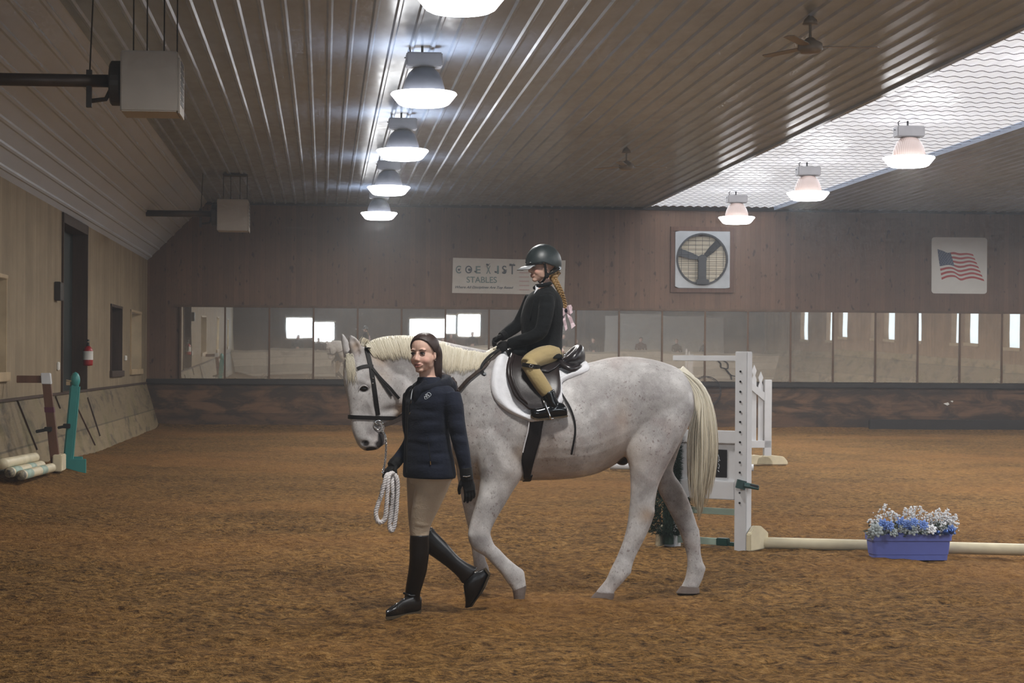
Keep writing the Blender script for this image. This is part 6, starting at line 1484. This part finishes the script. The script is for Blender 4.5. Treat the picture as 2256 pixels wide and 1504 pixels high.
# exhaust fan
ef = thing('exhaust_fan', at(1547, 634, DS), 'square white exhaust fan with dark blades on the back wall', 'fan')
YF = D - .05; p0, p1 = at(1487, 634, YF), at(1608, 510, YF); cx_, cz_ = at(1546.5, 571, YF).x, at(1546.5, 571, YF).z; Rf = 56*YF/F_PX
b = MB(); b.box((p0.x - .10, YF + .0, p0.z - .10), (p1.x + .10, D - .001, p0.z)); b.box((p0.x - .10, YF, p1.z), (p1.x + .10, D - .001, p1.z + .10)); b.box((p0.x - .10, YF, p0.z), (p0.x, D - .001, p1.z)); b.box((p1.x, YF, p0.z), (p1.x + .10, D - .001, p1.z)); b.build('wood_surround', M['trimwood'], ef, bevel=.004)
b = MB(); n = 64; oc = []
for k in range(n):
    a = 2*PI*k/n; dx, dz = math.cos(a), math.sin(a); sc = min((p1.x - cx_)/abs(dx) if abs(dx) > 1e-6 and dx > 0 else ((cx_ - p0.x)/abs(dx) if abs(dx) > 1e-6 else 9), (p1.z - cz_)/abs(dz) if dz > 1e-6 else ((cz_ - p0.z)/abs(dz) if abs(dz) > 1e-6 else 9)); oc.append(Vector((cx_ + dx*sc, YF - .02, cz_ + dz*sc)))
ic = [Vector((cx_ + Rf*math.cos(2*PI*k/n), YF - .02, cz_ + Rf*math.sin(2*PI*k/n))) for k in range(n)]; ib = [q + Vector((0, .06, 0)) for q in ic]; ob = [q + Vector((0, .02, 0)) for q in oc]
b.rings([ob, oc, ic, ib], True, False); b.build('housing', M['fan_w'], ef)
b = MB(); b.rings([[Vector((cx_ + (Rf + (.022 if q in (0, 1) else -.016))*math.cos(2*PI*k/48), YF + (-.045 if q in (0, 3) else .02), cz_ + (Rf + (.022 if q in (0, 1) else -.016))*math.sin(2*PI*k/48))) for k in range(48)] for q in (0, 1, 2, 3, 0)], True, False); b.build('ring', M['fan_d'], ef, smooth=False)
for k in range(11):
    z = cz_ - Rf*.92 + k*Rf*.168; hh = math.sqrt(max(0, Rf**2 - (z + Rf*.08 - cz_)**2)); b = MB(); b.prism([Vector((cx_ - hh, D - .012, z)), Vector((cx_ + hh, D - .012, z)), Vector((cx_ + hh, D - .004, z + Rf*.155)), Vector((cx_ - hh, D - .004, z + Rf*.155))], (0, .003, 0)); b.build('shutter_slat', M['shutter'], ef)
for a in (163, 45, 272):
    a = R(a); d = Vector((math.cos(a), 0, math.sin(a))); s = Vector((-d.z, 0, d.x)); c = Vector((cx_, YF - .005, cz_)); b = MB()
    g = [[c + d*(Rf*.10) - s*.04 + Vector((0, .01, 0)), c + d*(Rf*.10) + s*.04 - Vector((0, .01, 0))], [c + d*(Rf*.5) - s*.075 + Vector((0, .018, 0)), c + d*(Rf*.5) + s*.075 - Vector((0, .018, 0))], [c + d*(Rf*.96) - s*.085 + Vector((0, .02, 0)), c + d*(Rf*.96) + s*.085 - Vector((0, .02, 0))]]
    b.patch(g, lambda i, j: Vector((0, .006, 0))); b.build('blade', M['fan_d'], ef)
b = MB(); b.lathe([(.001, 0), (.10, 0), (.10, .07), (.001, .07)], (cx_, YF - .06, cz_), 20, Matrix.Rotation(-PI/2, 4, 'X')); b.build('hub', M['fan_d'], ef)
b = MB(); b.box((cx_ - .10, YF - .11, cz_ - Rf*.80), (cx_ + .08, YF - .05, cz_ - .05)); b.box((cx_ - .14, YF - .11, cz_ - Rf), (cx_ + .14, YF - .06, cz_ - Rf*.80)); b.build('motor', M['fan_d'], ef, bevel=.01)
b = MB()
for k in range(-5, 6): z = cz_ + k*Rf*.18; hh = math.sqrt(Rf**2 - (k*Rf*.18)**2); b.tube([(cx_ - hh, YF - .05, z), (cx_ + hh, YF - .05, z)], .004, 5)
for k in range(-3, 4): x = cx_ + k*Rf*.28; hh = math.sqrt(Rf**2 - (k*Rf*.28)**2); b.tube([(x, YF - .052, cz_ - hh), (x, YF - .052, cz_ + hh)], .004, 5)
b.build('guard', M['wire'], ef)
# round wire frame and cable against the wall behind the standard
YQ = D - .19; wc = at(1556, 862, YQ); Rw = 33.5*YQ/F_PX; ww = thing('wire_wheel_frame', wc - Vector((0, 0, Rw)), 'round black wire frame on the back wall behind the horse\'s tail', 'wire frame')
b = MB()
for rr_ in (Rw, Rw*.93): b.tube([wc + Vector((rr_*math.cos(2*PI*k/48), 0, rr_*math.sin(2*PI*k/48))) for k in range(49)], .009 if rr_ == Rw else .005, 6)
b.build('rim', M['wire'], ww, smooth=True)
for k in (-.42, -.14, .14, .42):
    b = MB(); hh = math.sqrt(1 - k*k)*Rw; b.tube([wc + Vector((-hh, 0, k*Rw)), wc + Vector((hh, 0, k*Rw))], .005, 5); b.build('cross_wire', M['wire'], ww)
b = MB(); ca = [(1580,793),(1588,800),(1589,809),(1598,812),(1606,822),(1610,826),(1612,836)]; cb_ = [(1592,793),(1603,800),(1604,811),(1598,812),(1604,818),(1611,826),(1622,829)]
for q in (ca, cb_): b.tube(vspline([at(u, v, D - .09) for u, v in q], 24), .011, 6)
b.tube([at(1580,793,D-.09), at(1622,793.5,D-.09)], .008, 6)
o = b.build('hanging_cable', M['wire'], smooth=True); tag(o, 'looped black cable hanging in front of the mirrors under the white bar', 'cable')
# dark mat along the foot of the back wall, scraps of paper
q0, q1 = at(1916, 938, D - .3), at(2330, 940, D - .3); b = MB(); zz = at(2000, 924, q0.y).z; b.box((q0.x, q0.y, -.02), (q1.x, q0.y + .10, zz)); o = b.build('rubber_mat', M['ledge'], bevel=.02); tag(o, 'long dark rubber mat strip along the foot of the back wall at right', 'mat')
for k, (u, v, w_, h_, lab) in enumerate(((2085,889.5,.07,.035,'larger scrap of white paper on the dark kick boards under the flag sign'),(2097,884,.035,.02,'smaller scrap of white paper on the dark kick boards under the flag sign'))):
    b = MB(); q = at(u, v, D - .112); b.prism([q + Vector((-w_, 0, .01)), q + Vector((w_*.3, 0, -h_)), q + Vector((w_, 0, -h_*.3)), q + Vector((w_*.6, 0, h_))], (0, .006, 0)); o = b.build('paper_scrap', M['paper']); tag(o, lab, 'paper')
# ================================================================== spectators behind the camera, seen in the mirrors
def spectator_parts():
    f = Frame((0, 0, 1.56), -PI/2, 0, 0, 1.); b = MB(); add_head(b, f, (0, .02, 1.40)); hd = remesh(b, .008, 2); return f, hd
def spectator(x, y, h, yaw, mat_, lab, hair):
    t = thing('person', (x, y, 0), lab, 'person', 'spectators behind the gallery wall')
    s = h / 1.68; T = Matrix.Translation((x, y, 0)) @ Matrix.Rotation(yaw, 4, 'Z') @ Matrix.Scale(s, 4)
    f = Frame((0, 0, 1.555), -PI/2)
    b = MB(); add_head(b, f, (0, -.03, 1.40)); me = remesh(b, .007, 2); sculpt_head(me, f); me.transform(T); link('head', me, M['skin'], t)
    b = MB(); dome(b, f, (-.012, 0, .036), (.100, .081, .088), hair_edge, 32, 12, .01); me = b.mesh('hair'); me.transform(T); link('hair', me, hair, t)
    b = MB(); b.rings([[Vector((a*math.cos(q), c*math.sin(q) - .02, z)) for q in [2*PI*k/20 for k in range(20)]] for z, a, c in ((.86,.17,.12),(1.0,.16,.11),(1.15,.16,.11),(1.28,.18,.115),(1.36,.17,.09),(1.41,.09,.07),(1.44,.06,.06))])
    for sx in (1, -1): b.tube(vspline([(sx*.17, -.02, 1.35), (sx*.22, -.02, 1.2), (sx*.235, .0, 1.07), (sx*.16, .13, 1.02), (sx*.06, .20, 1.05)], 12), [.055,.055,.053,.05,.048,.045,.044,.042,.04,.037,.035,.032], 12)
    me = remesh(b, .012, 3); me.transform(T); link('coat', me, mat_, t)
    b = MB()
    for sx in (1, -1): hand_mb(b, (sx*.06, .20, 1.05), (-sx*.8, .4, 0), (0, 0, 1), .16, (.4, .5, .4), 0., (.75, .55, -.35), sx < 0)
    me = remesh(b, .006, 2); me.transform(T)
    for nm in ('lip', 'mouth', 'blush'): set_mask(me, nm, np.zeros(len(me.vertices)))
    link('hands', me, M['skin'], t)
    b = MB()
    for sx in (1, -1): b.tube([(sx*.09, -.02, .92), (sx*.10, -.01, .5), (sx*.10, -.03, .08)], [.088, .062, .048], 14)
    me = remesh(b, .012, 3); me.transform(T); link('trousers', me, M['black_pl'], t)
    for sx in (1, -1):
        b = MB(); b.ell((sx*.10, .03, .04), (.048, .12, .045)); me = b.mesh('shoe'); me.transform(T); link('shoe', me, M['boot'], t)
M['coat_red'] = cloth('dull_red_coat', rgb(88, 48, 46)); M['coat_grey'] = cloth('grey_coat', rgb(84, 88, 92)); M['coat_lime'] = cloth('lime_vest', rgb(160, 190, 40)); M['coat_blk'] = cloth('black_coat', rgb(26, 26, 30))
SP = [(-.2,-1.5,1.66,'coat_blk','black coat'),(-1.4,-1.7,1.74,'coat_grey','grey coat'),(.5,-1.2,1.6,'coat_blk','black coat'),(1.5,-1.6,1.72,'coat_grey','grey coat'),(4.6,-1.4,1.7,'coat_lime','lime green vest'),(5.6,-1.3,1.62,'coat_red','dull red coat'),(6.6,-1.6,1.75,'coat_blk','black coat'),(7.5,-1.2,1.68,'coat_grey','grey coat'),(10.6,-1.5,1.72,'coat_blk','black coat'),(11.5,-1.2,1.64,'coat_grey','grey coat'),(12.4,-1.6,1.74,'coat_blk','black coat'),(14.6,-1.4,1.68,'coat_red','dull red coat'),(15.9,-1.5,1.7,'coat_blk','black coat'),(17.2,-1.3,1.66,'coat_grey','grey coat')]
SP.sort()
for k, (x, y, h, mm, cl) in enumerate(SP):
    spectator(x, y, h, .15*math.sin(k*2.1), M[mm], 'standing spectator in %s, seen small in the mirrors, %s from the left wall' % (cl, ords[k] if k else 'first'), M['hair_d'] if k % 3 else M['hair_b'])
# ------------------------------------------------------------------ light and film
w = bpy.data.worlds.new('World'); scene.world = w; w.use_nodes = True
w.node_tree.nodes['Background'].inputs[0].default_value = (.6, .7, .9, 1); w.node_tree.nodes['Background'].inputs[1].default_value = .4
M['sky_e'].inputs[1].default_value = SKY_E
vs = scene.view_settings; vs.view_transform = 'Standard'; vs.look = 'None'; vs.gamma = 1.0; vs.use_curve_mapping = False; vs.exposure = EXPOSURE
cy = scene.cycles
cy.max_bounces = 5; cy.diffuse_bounces = 2; cy.glossy_bounces = 3; cy.transmission_bounces = 4; cy.volume_bounces = 0; cy.transparent_max_bounces = 6
cy.caustics_reflective = False; cy.caustics_refractive = False; cy.sample_clamp_indirect = 6.0; cy.use_denoising = True; cy.use_adaptive_sampling = True; cy.adaptive_threshold = .07; cy.adaptive_min_samples = 12
# thin haze in the arena air, added for the bloom around the lamps
wt = w.node_tree; vn = wt.nodes.new('ShaderNodeVolumeScatter'); vn.inputs['Color'].default_value = (.9, .94, 1., 1); vn.inputs['Density'].default_value = HAZE; vn.inputs['Anisotropy'].default_value = .35
wt.links.new(vn.outputs[0], [n for n in wt.nodes if n.type == 'OUTPUT_WORLD'][0].inputs['Volume'])
w.cycles.homogeneous_volume = True
